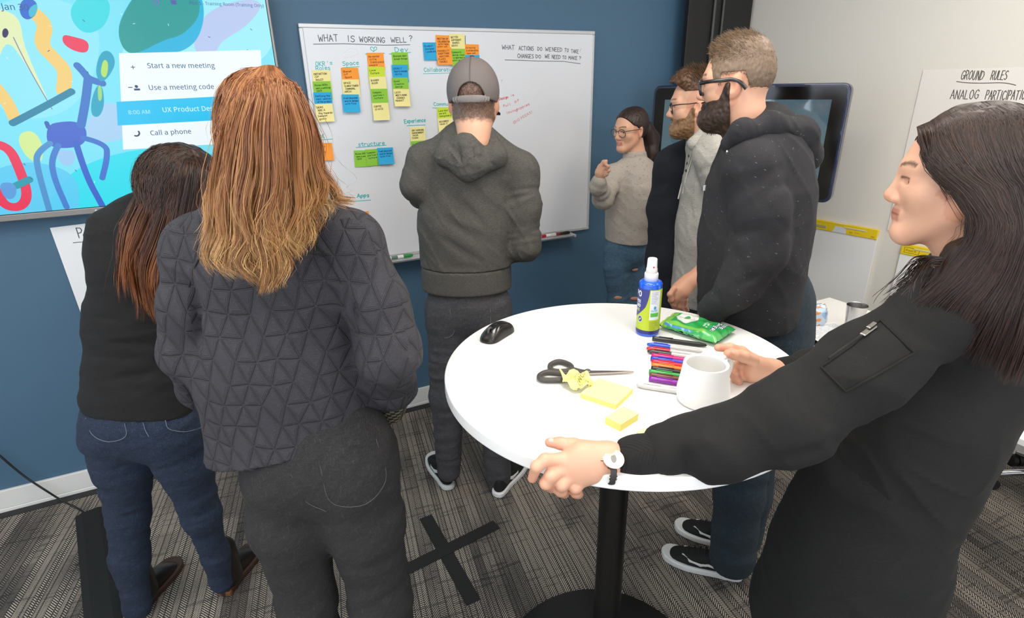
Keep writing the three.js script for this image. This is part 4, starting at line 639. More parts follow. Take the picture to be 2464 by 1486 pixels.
// one skin surface: trunk and limbs under the clothes, head, hands
function makeBody(pr, head, cloths, hands, irisC) {
  const inner = [bone(head.neckTop, pr.neckBase, .05 * head.s, .06, { k: .03 })];
  for (const p of cloths) if (p.a) inner.push(bone(p.a, p.b, Math.max(.016, Math.min(p.ra - .016, p.ra * .62)), Math.max(.016, Math.min(p.rb - .016, p.rb * .62)), { ...p.o, fold: null, k: .03 }));
  const gs = [keep(tint(polygonize(union(inner), boundsOf(inner), .014, 1.7), () => SKIN))];
  const hf = union([{ f: head.f, c: head.c, br: .2, k: .03 }, inner[0]]);
  gs.push(keep(tint(polygonize(hf, head.bb, .0032, 1.6), head.color)));
  for (const e of eyes(head, irisC ?? '#5a4028')) gs.push(keep(e));
  for (const hp of hands) { const f = union(hp.prims); gs.push(keep(tint(polygonize(f, boundsOf(hp.prims, .012), hp.h ?? .0028, 1.4), hp.color ?? (() => SKIN)))); }
  pr.add('body', mergeGeometries(gs), bodyM);
}
function person(label, base) {
  const t = thing('person', label, 'person', base.clone());
  const add = (name, g, m, parent = t) => { g.translate(-base.x, -base.y, -base.z); return part(parent, name, g, m); };
  return { t, add, base };
}
function crease(a, b, w, amp) { const A = at(...a), B = at(...b), ab = B.clone().sub(A), l2 = ab.lengthSq(); return (x, y, z) => { const t = clamp(((x - A.x) * ab.x + (y - A.y) * ab.y + (z - A.z) * ab.z) / l2, 0, 1), d2 = (x - A.x - ab.x * t) ** 2 + (y - A.y - ab.y * t) ** 2 + (z - A.z - ab.z * t) ** 2; return d2 > w * w * 7 ? 0 : amp * Math.exp(-d2 / (w * w)) * Math.sin(Math.PI * clamp(.12 + t * .8, 0, 1)); }; }
// soft cloth folds: long drapes plus finer wrinkles
const folds = (amp, fx = 5, fy = 11, sd = 0, lean = 0) => (x, y, z) => { const Y = y * fy + (x + z) * lean, n = noise3(x * fx + sd, Y, z * fx), m = noise3(x * fx * 2.4 + sd, Y * 1.9 + n, z * fx * 2.4), r = 1 - Math.abs(noise3(x * fx * 1.3 + sd + 9, Y * 1.2, z * fx * 1.3)); return amp * (.55 * n + .25 * m - .5 * r * r * r * r); };
function planeCut(a, b, c, keepPoint) { const A = a.clone(), n = b.clone().sub(a).cross(c.clone().sub(a)).normalize(); if (n.dot(keepPoint.clone().sub(A)) > 0) n.negate(); const d = -n.dot(A); return (x, y, z) => n.x * x + n.y * y + n.z * z + d; }
const levelCut = (y, above) => (X, Y) => (above ? y - Y : Y - y);
function garment(pr, name, prims, mat, o = {}) {
  const u = union(prims), disp = o.disp ?? [], cuts = o.cuts ?? [], subs = o.subs ?? [];
  const f = (x, y, z) => { let d = u(x, y, z); if (Math.abs(d) < .06) for (const g of disp) d += g(x, y, z); for (const g of cuts) d = smax(d, g(x, y, z), o.ck ?? .006); for (const g of subs) d = smax(d, -g(x, y, z), .006); return d; };
  const bb = boundsOf(prims, .02); if (o.clip) bb.intersect(o.clip);
  return pr.add(name, clothUV(polygonize(f, bb, o.h ?? .0085, o.lip ?? 1.7), pr.side, pr.front, 1), mat, o.parent);
}
// strands laid along combed guide curves; every strand keeps its own dye from root to tip
function strands(guides, n, o) {
  const G = guides.map((g) => g.map((p) => (p.isVector3 ? p : at(...p)))), seg = o.seg ?? 16, pos = [], nor = [], col = [], idx = [], pal = o.colors.map(hex), tips = (o.tips ?? o.colors).map(hex), cl = Array.from({ length: o.clumps ?? 60 }, () => [rnd(), rr(-1, 1), rr(-1, 1), rr(0, 6.3), rr(.7, 1.3), Math.floor(rnd() * pal.length), rr(o.short ?? .8, 1)]);
  for (let i = 0; i < n; i++) {
    const c = cl[i % cl.length], u = clamp(c[0] + rr(-.5, .5) * (o.spread ?? .06), 0, .9999) * (G.length - 1), j = Math.floor(u), t = u - j, pts = G[j].map((p, k) => p.clone().lerp(G[j + 1][k], t));
    const off = V(c[1] * .8 + rr(-.4, .4), rr(-.3, .3), c[2] * .8 + rr(-.4, .4)).multiplyScalar(o.jitter ?? .01), ph = c[3] + rr(-.25, .25), stop = clamp(c[6] + rr(-.06, .06), .3, 1), curve = new THREE.CatmullRomCurve3(pts), r = (o.r ?? .0009) * rr(.6, 1.3), ka = pal[(c[5] + (rnd() < .3 ? 1 : 0)) % pal.length], kb = tips[(c[5] + (rnd() < .3 ? 1 : 0)) % tips.length], b0 = pos.length / 3, fly = rnd() < (o.fly ?? .03) ? rr(1.4, 2.4) : 1, layer = rr(.0005, o.layer ?? .006) + (fly > 1 ? .006 : 0), tl = [rr(-.5, .5), rr(-.3, .3), rr(-.5, .5)];
    for (let k = 0; k <= seg; k++) {
      const v = k / seg * stop, p = curve.getPoint(v), tg = curve.getTangent(v), wv = (o.wave ?? 0) * sstep(.15, 1, v) * fly, ly = layer * (.12 + .88 * sstep(0, .25, v));
      p.addScaledVector(off, sstep(0, .4, v) * (1 + v) * fly).addScaledVector(RIGHT, wv * Math.sin(ph + v * (o.freq ?? 14) * c[4])).addScaledVector(AWAY, wv * .7 * Math.cos(ph * 1.7 + v * (o.freq ?? 14) * c[4]));
      let nx = -AWAY.x, ny = .2, nz = -AWAY.z;
      if (o.surf) { const e = .004, d = o.surf(p.x, p.y, p.z), gx = o.surf(p.x + e, p.y, p.z) - d, gy = o.surf(p.x, p.y + e, p.z) - d, gz = o.surf(p.x, p.y, p.z + e) - d, l = Math.hypot(gx, gy, gz) || 1; nx = gx / l; ny = gy / l; nz = gz / l; if (d < ly) { p.x += nx * (ly - d); p.y += ny * (ly - d); p.z += nz * (ly - d); } }
      const N = V(nx + tl[0], ny + tl[1], nz + tl[2]).normalize(), b = tg.clone().cross(N).normalize(), n2 = b.clone().cross(tg).normalize(), rad = r * (k === seg ? .1 : 1 - .4 * v), ck = ka.clone().lerp(kb, sstep(.25, .95, v));
      for (const q of [-1, 1]) { pos.push(p.x + b.x * rad * q, p.y + b.y * rad * q, p.z + b.z * rad * q); nor.push(n2.x + b.x * .6 * q, n2.y + b.y * .6 * q, n2.z + b.z * .6 * q); col.push(ck.r, ck.g, ck.b); }
      if (k < seg) { const A = b0 + k * 2; idx.push(A, A + 1, A + 2, A + 1, A + 3, A + 2); }
    }
  }
  const g = new THREE.BufferGeometry(); g.setAttribute('position', new THREE.Float32BufferAttribute(pos, 3)); g.setAttribute('normal', new THREE.Float32BufferAttribute(nor, 3)); g.setAttribute('color', new THREE.Float32BufferAttribute(col, 3)); g.setIndex(idx); return g;
}
// short hair: each strand stands on the skull or jaw surface and leans along lay()
function shortHair(head, n, o) {
  const pos = [], nor = [], col = [], idx = [], pal = o.colors.map(hex); let made = 0, tries = 0;
  while (made < n && tries++ < n * 12) {
    const th = rr(0, 6.283), cp = rr(-1, 1), sp = Math.sqrt(1 - cp * cp), d = V(sp * Math.cos(th), cp, sp * Math.sin(th)); let r = .2;
    for (let k = 0; k < 14; k++) r -= head.lskull(d.x * r, d.y * r, d.z * r) * .9;
    const p = d.clone().multiplyScalar(r), len = o.length(Math.abs(p.x), p.y, p.z, p.x); if (len <= 0) continue; made++;
    const nrm = V(p.x / .0053, (p.y - .03) / .0074, (p.z + .01) / .0088).normalize(), lay = o.lay(p).addScaledVector(nrm, o.lift ?? .5).add(V(rr(-.3, .3), rr(-.3, .3), rr(-.3, .3))).normalize(), L = len * rr(.7, 1.2), rad = (o.r ?? .0007), ck = pal[Math.floor(rnd() * pal.length)], b0 = pos.length / 3;
    const a = V(lay.y, -lay.x, .1).cross(lay).normalize(), b = lay.clone().cross(a);
    p.addScaledVector(nrm, typeof o.raise === 'function' ? o.raise(p) : o.raise ?? 0);
    for (let k = 0; k < 4; k++) { const v = k / 3, q = p.clone().addScaledVector(lay, L * v).addScaledVector(nrm, -(o.droop ?? .2) * L * v * v).multiplyScalar(head.s).applyMatrix4(head.M4); for (let e = 0; e < 3; e++) { const an = e * 2.0944, ev = a.clone().multiplyScalar(Math.cos(an)).addScaledVector(b, Math.sin(an)).transformDirection(head.M4), R = rad * (1 - .8 * v); pos.push(q.x + ev.x * R, q.y + ev.y * R, q.z + ev.z * R); nor.push(ev.x, ev.y, ev.z); col.push(ck.r, ck.g, ck.b); } if (k < 3) for (let e = 0; e < 3; e++) { const A = b0 + k * 3 + e, B = b0 + k * 3 + (e + 1) % 3; idx.push(A, B, A + 3, B, B + 3, A + 3); } }
  }
  const g = new THREE.BufferGeometry(); g.setAttribute('position', new THREE.Float32BufferAttribute(pos, 3)); g.setAttribute('normal', new THREE.Float32BufferAttribute(nor, 3)); g.setAttribute('color', new THREE.Float32BufferAttribute(col, 3)); g.setIndex(idx); return g;
}
const hairM = std('#ffffff', .48, { vertexColors: true });
// shell of hair or beard hugging the head where region() < 0 (metres, head frame)
function headShell(head, off, region, colr, h = .004, rough = .006, useFace = false) {
  const f = (X, Y, Z) => { const [a, b, d] = head.loc(X, Y, Z), o = off(Math.abs(a), b, d, a) + rough * noise3(a * 60, b * 60, d * 60); return smax((useFace ? head.f(X, Y, Z) : head.skull(X, Y, Z)) - o, region(Math.abs(a), b, d, a) * head.s, .006); };
  const bb = head.bb.clone().expandByScalar(.03), c = colr.map(hex);
  return tint(polygonize(f, bb, h, 1.6), (X, Y, Z) => { const [a, b, d] = head.loc(X, Y, Z), n = noise3(a * 130, b * 45, d * 130) * .5 + .5; return c[0].clone().lerp(c[1], n); });
}
function glasses(pr, head, o) {
  const t = new THREE.Group(); t.name = 'glasses'; const fm = phys(o.color, .3, { clearcoat: .5 }), lensM = phys('#ffffff', .02, { transmission: 1, thickness: 0, ior: 1.4 }), s = head.s, T = (x, y, z) => head.wp(x, y, z).sub(pr.base);
  const rim = [], W = o.w ?? .026, Hh = o.h ?? .02, pw = o.pow ?? 2.6;
  for (const q of [-1, 1]) {
    const pts = []; for (let i = 0; i < 28; i++) { const a = i / 28 * Math.PI * 2, cx = Math.sign(Math.cos(a)) * Math.abs(Math.cos(a)) ** (2 / pw), cy = Math.sign(Math.sin(a)) * Math.abs(Math.sin(a)) ** (2 / pw); pts.push(T(q * (.0335 + cx * W), -.004 + cy * Hh, .090 - .10 * Math.max(0, .0335 + cx * W - .012) * .9 + .003 * cy)); }
    part(t, 'rim', tubeAlong(pts, o.r * s, 56, 8, true), fm);
    const sh = new THREE.BufferGeometry(), c = pts.reduce((a, p) => a.add(p), V(0, 0, 0)).multiplyScalar(1 / 28), pa = [], id = []; pa.push(c.x, c.y, c.z); for (const p of pts) pa.push(p.x, p.y, p.z); for (let i = 0; i < 28; i++) id.push(0, 1 + i, 1 + (i + 1) % 28); sh.setAttribute('position', new THREE.Float32BufferAttribute(pa, 3)); sh.setIndex(id); sh.computeVertexNormals(); part(t, 'lens', sh, lensM);
    part(t, 'temple', tubeAlong([T(q * (.0335 + W), .007, .0845), T(q * .074, .010, .06), T(q * .083, .011, .02), T(q * .082, .012, -.008), T(q * .08, .002, -.03), T(q * .077, -.014, -.045)], o.tr * s, 30, 8), fm);
  }
  part(t, 'bridge', tubeAlong([T(-.009, .004, .091), T(0, .007, .095), T(.009, .004, .091)], o.r * s, 10, 8), fm); pr.t.add(t); return t;
}
// low shoe: heel at the origin, pointing along +z
function shoe(pr, heel, toe, o) {
  const d = toe.clone().sub(heel).setY(0), L = o.len ?? .29, q = new THREE.Quaternion().setFromAxisAngle(UP, Math.atan2(d.x, d.z)), t = new THREE.Group(); t.name = 'shoe'; t.position.copy(heel).setY(0).sub(pr.base); t.quaternion.copy(q); pr.t.add(t);
  const outline = (z) => { const v = z / L; return .5 * (v < .2 ? mix(.058, .070, v / .2) : v < .68 ? mix(.070, .102, sstep(.2, .68, v)) : .102 * Math.sqrt(Math.max(0, 1 - ((v - .68) / .335) ** 2.4))); };
  const sole = (x, y, z) => { const ez = Math.max(-z, z - L), w = outline(clamp(z, 0, L)), dx = Math.abs(x - .006 * Math.sin(z / L * 3)) - w, a = smax(dx, ez, .03), top = .026 + (o.toeLift ?? .004) * sstep(.75 * L, L, z); return smax(a, Math.max(-y + .001, y - top), .006); };
  const bb = new THREE.Box3(V(-.08, -.01, -.03), V(.08, .15, L + .03)); part(t, 'sole', polygonize(sole, bb, .0045, 1.4), std(o.soleC, .6));
  const up = (x, y, z) => { const v = z / L, w = outline(clamp(z, .004, L - .006)) - .004, ht = v < .36 ? mix(.085, .078, v / .36) : mix(.078, .045, sstep(.36, .93, v)), yy = clamp(y / ht, 0, 1), ww = w * (1 - .42 * yy * yy), dx = Math.abs(x - .006 * Math.sin(v * 3)) - ww, ez = Math.max(-z + .004 + .006 * yy, z - L + .008 + .06 * yy * yy); return smax(smax(dx, ez, .03), smax(y - ht, -y + .02, .004), .018); };
  part(t, 'upper', polygonize(up, bb, .0045, 1.6), o.upM ?? std(o.upC, .85));
  const surf = (v, y) => { const z = v * L; let x = .1; for (let k = 0; k < 24; k++) x -= up(x, y, z) * .8; return x; };
  if (o.stripe) for (const sgn of [-1, 1]) { const st = o.stripe.map(([v, y, r]) => ({ p: V(0, y, v * L), x: surf(v, y), r })); const g = st.slice(1).map((b, i) => { const a = st[i], A = V(sgn * a.x + (sgn < 0 ? .012 * Math.sin(a.p.z / L * 3) : 0), a.p.y, a.p.z), B = V(sgn * b.x + (sgn < 0 ? .012 * Math.sin(b.p.z / L * 3) : 0), b.p.y, b.p.z); return bone(A, B, a.r, b.r, { n: V(1, 0, 0), s: 3, k: .002 }); }); part(t, 'side_stripe', polygonize(union(g), boundsOf(g, .006), .0026, 3), std('#dcdad6', .6)); }
  if (o.laces) for (let i = 0; i < 4; i++) { const v = .46 + i * .07, z = v * L, y = mix(.077, .052, i / 4) + .001; part(t, 'lace', tubeAlong([V(-.024, y - .006, z), V(0, y, z + .003), V(.024, y - .006, z)], .0028, 10, 6), std('#1b1a1a', .8)); }
  return t;
}
// woven and knitted cloth
const fleck = (size, base, grain, list) => canvasTex(size, size, (g) => {
  const im = g.createImageData(size, size), d = im.data; for (let i = 0; i < size * size; i++) { const x = i % size, y = i / size | 0, n = (rnd() - .5) * grain + noise3(x * .05, y * .5, 3) * grain * .35; for (let k = 0; k < 3; k++) d[i * 4 + k] = clamp(base[k] + n, 0, 255); d[i * 4 + 3] = 255; } g.putImageData(im, 0, 0);
  for (const [n, c, l, w, a] of list) for (let i = 0; i < n; i++) { g.strokeStyle = c; g.globalAlpha = rr(.4, 1); g.lineWidth = w; const x = rr(0, size), y = rr(0, size), L = l * rr(.4, 1.3), an = a + rr(-.25, .25); g.beginPath(); g.moveTo(x, y); g.lineTo(x + L * Math.cos(an), y + L * Math.sin(an)); g.stroke(); } g.globalAlpha = 1;
}, true, [3, 3]);
const weaveBump = pixelTex(256, 256, (x, y) => { const v = 128 + 70 * Math.sin(x * .785) * Math.sin(y * .785) + (rnd() - .5) * 80; return [v, v, v]; }, false, [9, 9]);
const twillBump = pixelTex(256, 256, (x, y) => { const v = 128 + 80 * Math.sin((x + y) * .4909) + (rnd() - .5) * 60; return [v, v, v]; }, false, [10, 10]);
const cloth = (map, o = {}) => std(o.color ?? '#ffffff', o.rough ?? .9, { map, bumpMap: o.bump ?? weaveBump, bumpScale: o.bs ?? .0008 });
const denim = (c, g = 26) => cloth(fleck(256, c, g, [[500, 'rgba(255,255,255,.10)', 9, 1, 1.57]]), { bump: twillBump, bs: .0006, sheen: .15 });

// ---------------------------------------------------------------- woman in the quilted jacket
{
  const pr = person('person in a quilted charcoal jacket and black jeans standing with back turned', at(775, 1400, 1.12).setY(0)); pr.front = dv(-.08, 1); pr.side = dv(1, .08); const n = pr.front;
  const L = 1.12, neck = at(650, 500, L); pr.neckBase = neck;
  const torso = [...chain([[648, 545, L, 80], [650, 640, L, 168], [672, 880, L + .01, 182], [712, 1075, L + .01, 205]], { n, s: 1.55, k: .06 }), bn([478, 590, L, 62], [640, 530, L + .01, 72], { k: .06 }), bn([640, 530, L + .01, 72], [838, 580, L, 70], { k: .06 })];
  const larm = chain([[462, 600, L, 60], [450, 740, L - .02, 54], [446, 850, L - .01, 52], [480, 930, L + .14, 44], [530, 960, L + .24, 38]], { k: .035, fold: [.004, 9, 6] });
  const rarm = chain([[850, 590, L, 68], [905, 720, L - .03, 66], [935, 845, L - .05, 70], [945, 925, L + .06, 52], [935, 985, L + .17, 42]], { k: .035, fold: [.005, 9, 6] });
  const P0 = at(505, 1100, L), P1 = at(650, 1132, L - .13), P2 = at(935, 1018, L - .02), hem = planeCut(P0, P1, P2, at(680, 800, L));
  // triangular quilting: stitched lines pull the padding in
  const quilt = canvasTex(1024, 1024, (g) => {
    g.fillStyle = '#ffffff'; g.fillRect(0, 0, 1024, 1024); const C = 128, lines = []; const J = {}; const pt = (i, j) => { const k = ((i % 8) + 8) % 8 + '_' + ((j % 8) + 8) % 8; J[k] ??= [rr(-16, 16), rr(-12, 12)]; return [i * C + (j & 1 ? C / 2 : 0) + J[k][0], j * C + J[k][1]]; };
    for (let j = -1; j < 9; j++) for (let i = -1; i < 9; i++) { const a = pt(i, j), o = j & 1 ? 1 : 0; lines.push([a, pt(i + o, j + 1)], [a, pt(i + o - 1, j + 1)]); if ((i * 7 + j * 3) % 4) lines.push([a, pt(i + 1, j)]); }
    for (const [w, c] of [[46, 'rgba(0,0,0,.10)'], [28, 'rgba(0,0,0,.16)'], [14, 'rgba(0,0,0,.3)'], [6, 'rgba(0,0,0,.9)']]) { g.strokeStyle = c; g.lineWidth = w; g.lineCap = 'round'; g.beginPath(); for (const [a, b] of lines) { g.moveTo(...a); g.lineTo(...b); } g.stroke(); }
  }, false, [1 / .34, 1 / .40]);
  const qm = cloth(fleck(512, [58, 56, 61], 16, [[260, 'rgba(170,165,170,.35)', 4, 1, .5]]), { bump: quilt, bs: .010, sheen: .35 });
  const shaping = [folds(.007, 3.5, 5, 1, 3), crease([560, 700, L - .1], [700, 850, L - .12], .022, .012), crease([700, 850, L - .12], [850, 862, L - .1], .02, .022), crease([640, 800, L - .12], [760, 920, L - .12], .03, -.012), crease([868, 640, L - .06], [850, 820, L - .08], .014, .012), crease([480, 650, L - .06], [490, 880, L - .06], .016, .014)];
  garment(pr, 'jacket', [...torso, ...larm, ...rarm], qm, { cuts: [hem], disp: shaping, h: .0065 });
  // raglan seams
  const seamM = std('#1e1d20', .9); 
  const jf = union([...torso, ...larm, ...rarm]); const onCloth = (px, py) => { const d = survey(px, py); let t = .7; for (let k = 0; k < 90; k++) { const p = V(0, EYE, 0).addScaledVector(d, t), v = jf(p.x, p.y, p.z) + shaping.reduce((a, g) => a + g(p.x, p.y, p.z), 0); t += v * .6; } return V(0, EYE, 0).addScaledVector(d, t); };
  for (const q of [[[700, 520], [770, 600], [810, 660], [850, 740], [865, 800]], [[560, 540], [500, 590], [470, 640], [455, 690]]]) pr.add('raglan_seam', tubeAlong(q.map((p) => onCloth(...p)), .0018, 30, 6), seamM);
  const hemL = []; for (let i = 0; i < 16; i++) { const t = i / 16, a = onCloth(mix(725, 880, t), mix(1085, 1030, t)), b = onCloth(mix(725, 880, t + .032), mix(1085, 1030, t + .032)); hemL.push(tubeAlong([a, b], .0011, 2, 5)); } pr.add('hem_stitching', mergeGeometries(hemL), std('#a8a6a4', .9));
  // sleeve cuffs: patterned ribbing
  const cuff = pixelTex(64, 64, (x, y) => ((x >> 3) + (y >> 3)) & 1 ? [30, 28, 28] : [150, 142, 110], true, [11, 11]);
  garment(pr, 'cuff', chain([[948, 940, L + .08, 44], [938, 985, L + .17, 36]], { k: .02 }), std('#ffffff', .85, { map: cuff }), { h: .006 });
  const jeans = [bn([704, 1105, L, 112], [842, 1095, L, 112], { k: .05 }), bn([760, 1040, L, 150], [764, 1080, L, 150], { n, s: 1.4, k: .05 }), ...chain([[700, 1150, L, 104], [700, 1250, L, 92], [738, 1440, L + .01, 64], [760, 1560, L, 62], [790, 1800, L, 46]], { k: .035, fold: [.003, 14, 5] }), ...chain([[850, 1150, L, 108], [878, 1250, L, 88], [915, 1440, L + .01, 70], [935, 1560, L, 64], [930, 1800, L, 46]], { k: .035, fold: [.004, 16, 5] })];
  const jm = denim([42, 40, 40], 20);
  garment(pr, 'jeans', jeans, jm, { disp: [folds(.003, 6, 12, 4), crease([850, 1250, L - .14], [955, 1180, L - .1], .012, .008), crease([860, 1285, L - .14], [950, 1250, L - .1], .01, .006), crease([760, 1130, L - .13], [790, 1220, L - .13], .009, .008)], h: .008, cuts: [levelCut(.06, true)] });
  const jfn = union(jeans), onJ = (px, py) => { const d = survey(px, py); let t = .7; for (let k = 0; k < 90; k++) { const p = V(0, EYE, 0).addScaledVector(d, t); t += jfn(p.x, p.y, p.z) * .6; } return V(0, EYE, 0).addScaledVector(d, t - .002); };
  const thr = std('#57534f', .9); for (const q of [[[770, 1120], [800, 1210], [880, 1212], [928, 1155], [905, 1055]], [[645, 1135], [648, 1205]], [[700, 1140], [735, 1205], [785, 1230]]]) pr.add('seam_stitching', tubeAlong(q.map((p) => onJ(...p)), .0009, 40, 6), thr);
  for (const [hx, tx] of [[790, 770], [935, 960]]) { const a = at(hx, 1800, L).setY(0).addScaledVector(AWAY, -.05); shoe(pr, a, a.clone().addScaledVector(dv((tx - hx) / 120, 1), .25), { soleC: '#d8d6d2', upC: '#222', len: .25 }); }
  const head = makeHead([646, 330, L + .01], dv(-.12, 1, -.05), dv(0, .05, 1), .9, { fem: 1 });
  makeBody(pr, head, [...torso, ...larm, ...rarm, ...jeans], [{ prims: [bn([925, 1000, L + .2, 26], [890, 1010, L + .3, 24]), bn([890, 1010, L + .3, 24], [850, 1000, L + .34, 10])], h: .005 }]);
  const G = [
    [[618, 164, 1.125], [562, 235, 1.08], [534, 320, 1.065], [520, 420, 1.05], [502, 500, 1.015], [494, 580, .99], [506, 632, .985]],
    [[626, 159, 1.12], [582, 228, 1.03], [560, 320, 1.005], [548, 430, .99], [534, 530, .98], [538, 605, .97], [562, 660, .965]],
    [[636, 157, 1.115], [614, 226, 1.005], [606, 325, .98], [600, 450, .972], [590, 560, .965], [598, 630, .96], [628, 676, .958]],
    [[646, 156, 1.115], [654, 226, 1.0], [656, 325, .975], [658, 450, .968], [648, 560, .962], [650, 630, .958], [656, 698, .955]],
    [[656, 157, 1.115], [688, 226, 1.015], [698, 325, .985], [702, 450, .975], [690, 540, .968], [690, 600, .962], [692, 660, .96]],
    [[664, 159, 1.12], [714, 230, 1.045], [732, 320, 1.02], [742, 410, 1.01], [748, 465, 1.0], [736, 520, .985], [730, 575, .975]],
    [[672, 164, 1.125], [728, 245, 1.09], [748, 330, 1.07], [762, 410, 1.06], [786, 462, 1.045], [802, 480, 1.05], [812, 488, 1.055]],
  ];  const mass = [ball(head.wp(0, .030, -.016), .073, .092, .100, { k: .04, q: new THREE.Quaternion().setFromRotationMatrix(head.M4) })], mid = (k) => [642 + k * 4, 0]; G.forEach((g) => g.slice(1).forEach((p, k) => { const inL = .022, ix = (q) => q[0] + (648 - q[0]) * .18, a = at(ix(g[k]), g[k][1], g[k][2] + inL), b = at(ix(p), p[1], p[2] + inL); if (k > 0 && k < 5) mass.push(bone(a, b, .014, k > 3 ? .007 : .013, { k: .03 })); })); const hf = (x, y, z) => massU(x, y, z) + .003 * noise3(x * 50, y * 14, z * 50), massU = union(mass);
  const hc = ['#9c6238', '#ab7040', '#7c4524', '#b67e4c', '#8e5630'], ht = ['#b5824a', '#c5965a', '#8f5f34', '#d6ad72', '#a5733e'];
  const h1 = pr.add('hair', tint(polygonize(hf, boundsOf(mass), .006, 1.5), (x, y, z) => hex('#7c4a27').lerp(hex('#9a6238'), noise3(x * 70, y * 9, z * 70) * .5 + .5)), hairM);
  pr.add('hair_strands', strands(G, 8000, { colors: hc, tips: ht, jitter: .013, wave: .012, freq: 20, r: .0006, clumps: 95, spread: .05, seg: 22, short: .72, fly: .012, surf: hf, layer: .010 }), hairM, pr.t);
}
// ---------------------------------------------------------------- woman in the black sweater
{
  const pr = person('person in a black sweater and dark blue jeans leaning sideways beside the wall', at(430, 1430, 1.53).setY(0)); pr.front = dv(.15, 1); pr.side = dv(1, -.15); const n = pr.front, L = 1.5;
  pr.neckBase = at(405, 510, L);
  const sw = [...chain([[352, 545, L, 72], [334, 630, L, 112], [325, 790, L + .01, 108], [336, 960, L, 140]], { n, s: 1.5, k: .05 }), bn([266, 548, L, 34], [360, 532, L, 48], { k: .05 }), bn([360, 530, L, 50], [450, 570, L, 44], { k: .05 })];
  const arms = [...chain([[266, 556, L, 36], [262, 660, L + .12, 36], [300, 740, L + .3, 32]], { k: .03 }), ...chain([[450, 580, L, 44], [475, 720, L + .08, 38], [470, 800, L + .3, 30]], { k: .03 })];
  const sm = cloth(fleck(256, [19, 18, 18], 10, []), { sheen: .2 });
  const hem = planeCut(at(192, 985, L), at(330, 1018, L - .12), at(490, 998, L), at(330, 700, L));
  garment(pr, 'sweater', [...sw, ...arms], sm, { cuts: [hem], h: .008, disp: [folds(.004, 3, 16, 8, -2), crease([205, 800, L - .05], [380, 840, L - .1], .014, .009), crease([200, 850, L - .05], [400, 870, L - .11], .012, .008), crease([205, 900, L - .05], [420, 905, L - .11], .014, .007), crease([215, 750, L - .05], [330, 790, L - .11], .012, .006)] });
  const jn = [bn([286, 1015, L, 78], [412, 1015, L, 82], { k: .035 }), bn([340, 950, L, 118], [345, 985, L, 128], { n, s: 1.35, k: .04 }), ...chain([[284, 1045, L, 78], [298, 1111, L, 63], [309, 1234, L, 44], [313, 1342, L - .01, 40], [330, 1450, L - .02, 27], [332, 1480, L - .02, 26]], { k: .03, fold: [.003, 26, 5] }), ...chain([[418, 1045, L, 78], [444, 1111, L, 60], [484, 1234, L + .02, 41], [519, 1335, L + .04, 28], [532, 1400, L + .045, 26]], { k: .03, fold: [.003, 26, 5] })];
  garment(pr, 'jeans', jn, denim([30, 42, 62], 26), { h: .008, disp: [folds(.0025, 6, 18, 2), crease([240, 1130, L - .08], [350, 1125, L - .08], .008, .005), crease([265, 1230, L - .05], [350, 1240, L - .05], .008, .006), crease([362, 1080, L - .1], [362, 1020, L - .1], .01, .008)] });
  const jf = union(jn), on = (px, py) => { const d = survey(px, py); let t = 1; for (let k = 0; k < 90; k++) { const p = V(0, EYE, 0).addScaledVector(d, t); t += jf(p.x, p.y, p.z) * .6; } return V(0, EYE, 0).addScaledVector(d, t - .002); };
  for (const q of [[[206, 1005], [222, 1045], [258, 1062], [303, 1048], [300, 1018]], [[398, 1010], [405, 1030], [445, 1038], [485, 1028]], [[344, 1016], [350, 1035], [358, 1050]]]) pr.add('pocket_stitching', tubeAlong(q.map((p) => on(...p)), .001, 40, 6), std('#6f7684', .9));
  for (const [h0, t0] of [[at(338, 1500, L - .03), dv(.05, 1)], [at(537, 1432, L + .04), dv(.1, 1)]]) {
    const hh = h0.setY(0), sh = shoe(pr, hh, hh.clone().add(t0), { soleC: '#3a2418', upC: '#17130f', len: .245, upM: phys('#1a1512', .32) }); const shaft = [bone(V(0, .06, .05), V(0, .17, .055), .05, .044, { k: .02 })]; part(sh, 'boot_shaft', polygonize(union(shaft), boundsOf(shaft), .006), phys('#1a1512', .34)); part(sh, 'heel_block', rbox(.055, .022, .05, .006), std('#7a4c2e', .5), V(0, .012, .026)); part(sh, 'pull_loop', rbox(.018, .03, .006, .002), std('#c9a24a', .4, { metalness: .5 }), V(0, .13, .003));
  }
  const head = makeHead([446, 466, L - .02], dv(.35, 1, -.2), dv(.3, .1, 1), .94, { fem: 1 });
  makeBody(pr, head, [...sw, ...arms, ...jn], []);
  const G = [
    [[430, 384, 1.46], [382, 400, 1.45], [352, 455, 1.44], [325, 505, 1.41], [302, 545, 1.39], [288, 610, 1.385], [296, 690, 1.385]],
    [[440, 380, 1.45], [398, 405, 1.42], [372, 475, 1.40], [342, 540, 1.385], [322, 605, 1.375], [328, 680, 1.375], [342, 750, 1.375]],
    [[450, 378, 1.445], [420, 410, 1.40], [402, 490, 1.38], [378, 560, 1.37], [356, 635, 1.365], [362, 715, 1.365], [374, 785, 1.365]],
    [[460, 377, 1.445], [446, 410, 1.395], [432, 500, 1.375], [416, 580, 1.365], [396, 660, 1.36], [396, 735, 1.36], [392, 798, 1.36]],
    [[470, 378, 1.445], [472, 410, 1.395], [464, 500, 1.375], [448, 580, 1.365], [430, 660, 1.36], [420, 740, 1.36], [404, 800, 1.36]],
    [[480, 382, 1.45], [506, 415, 1.41], [508, 490, 1.385], [500, 570, 1.37], [478, 650, 1.365], [450, 730, 1.36], [424, 795, 1.36]],
  ];
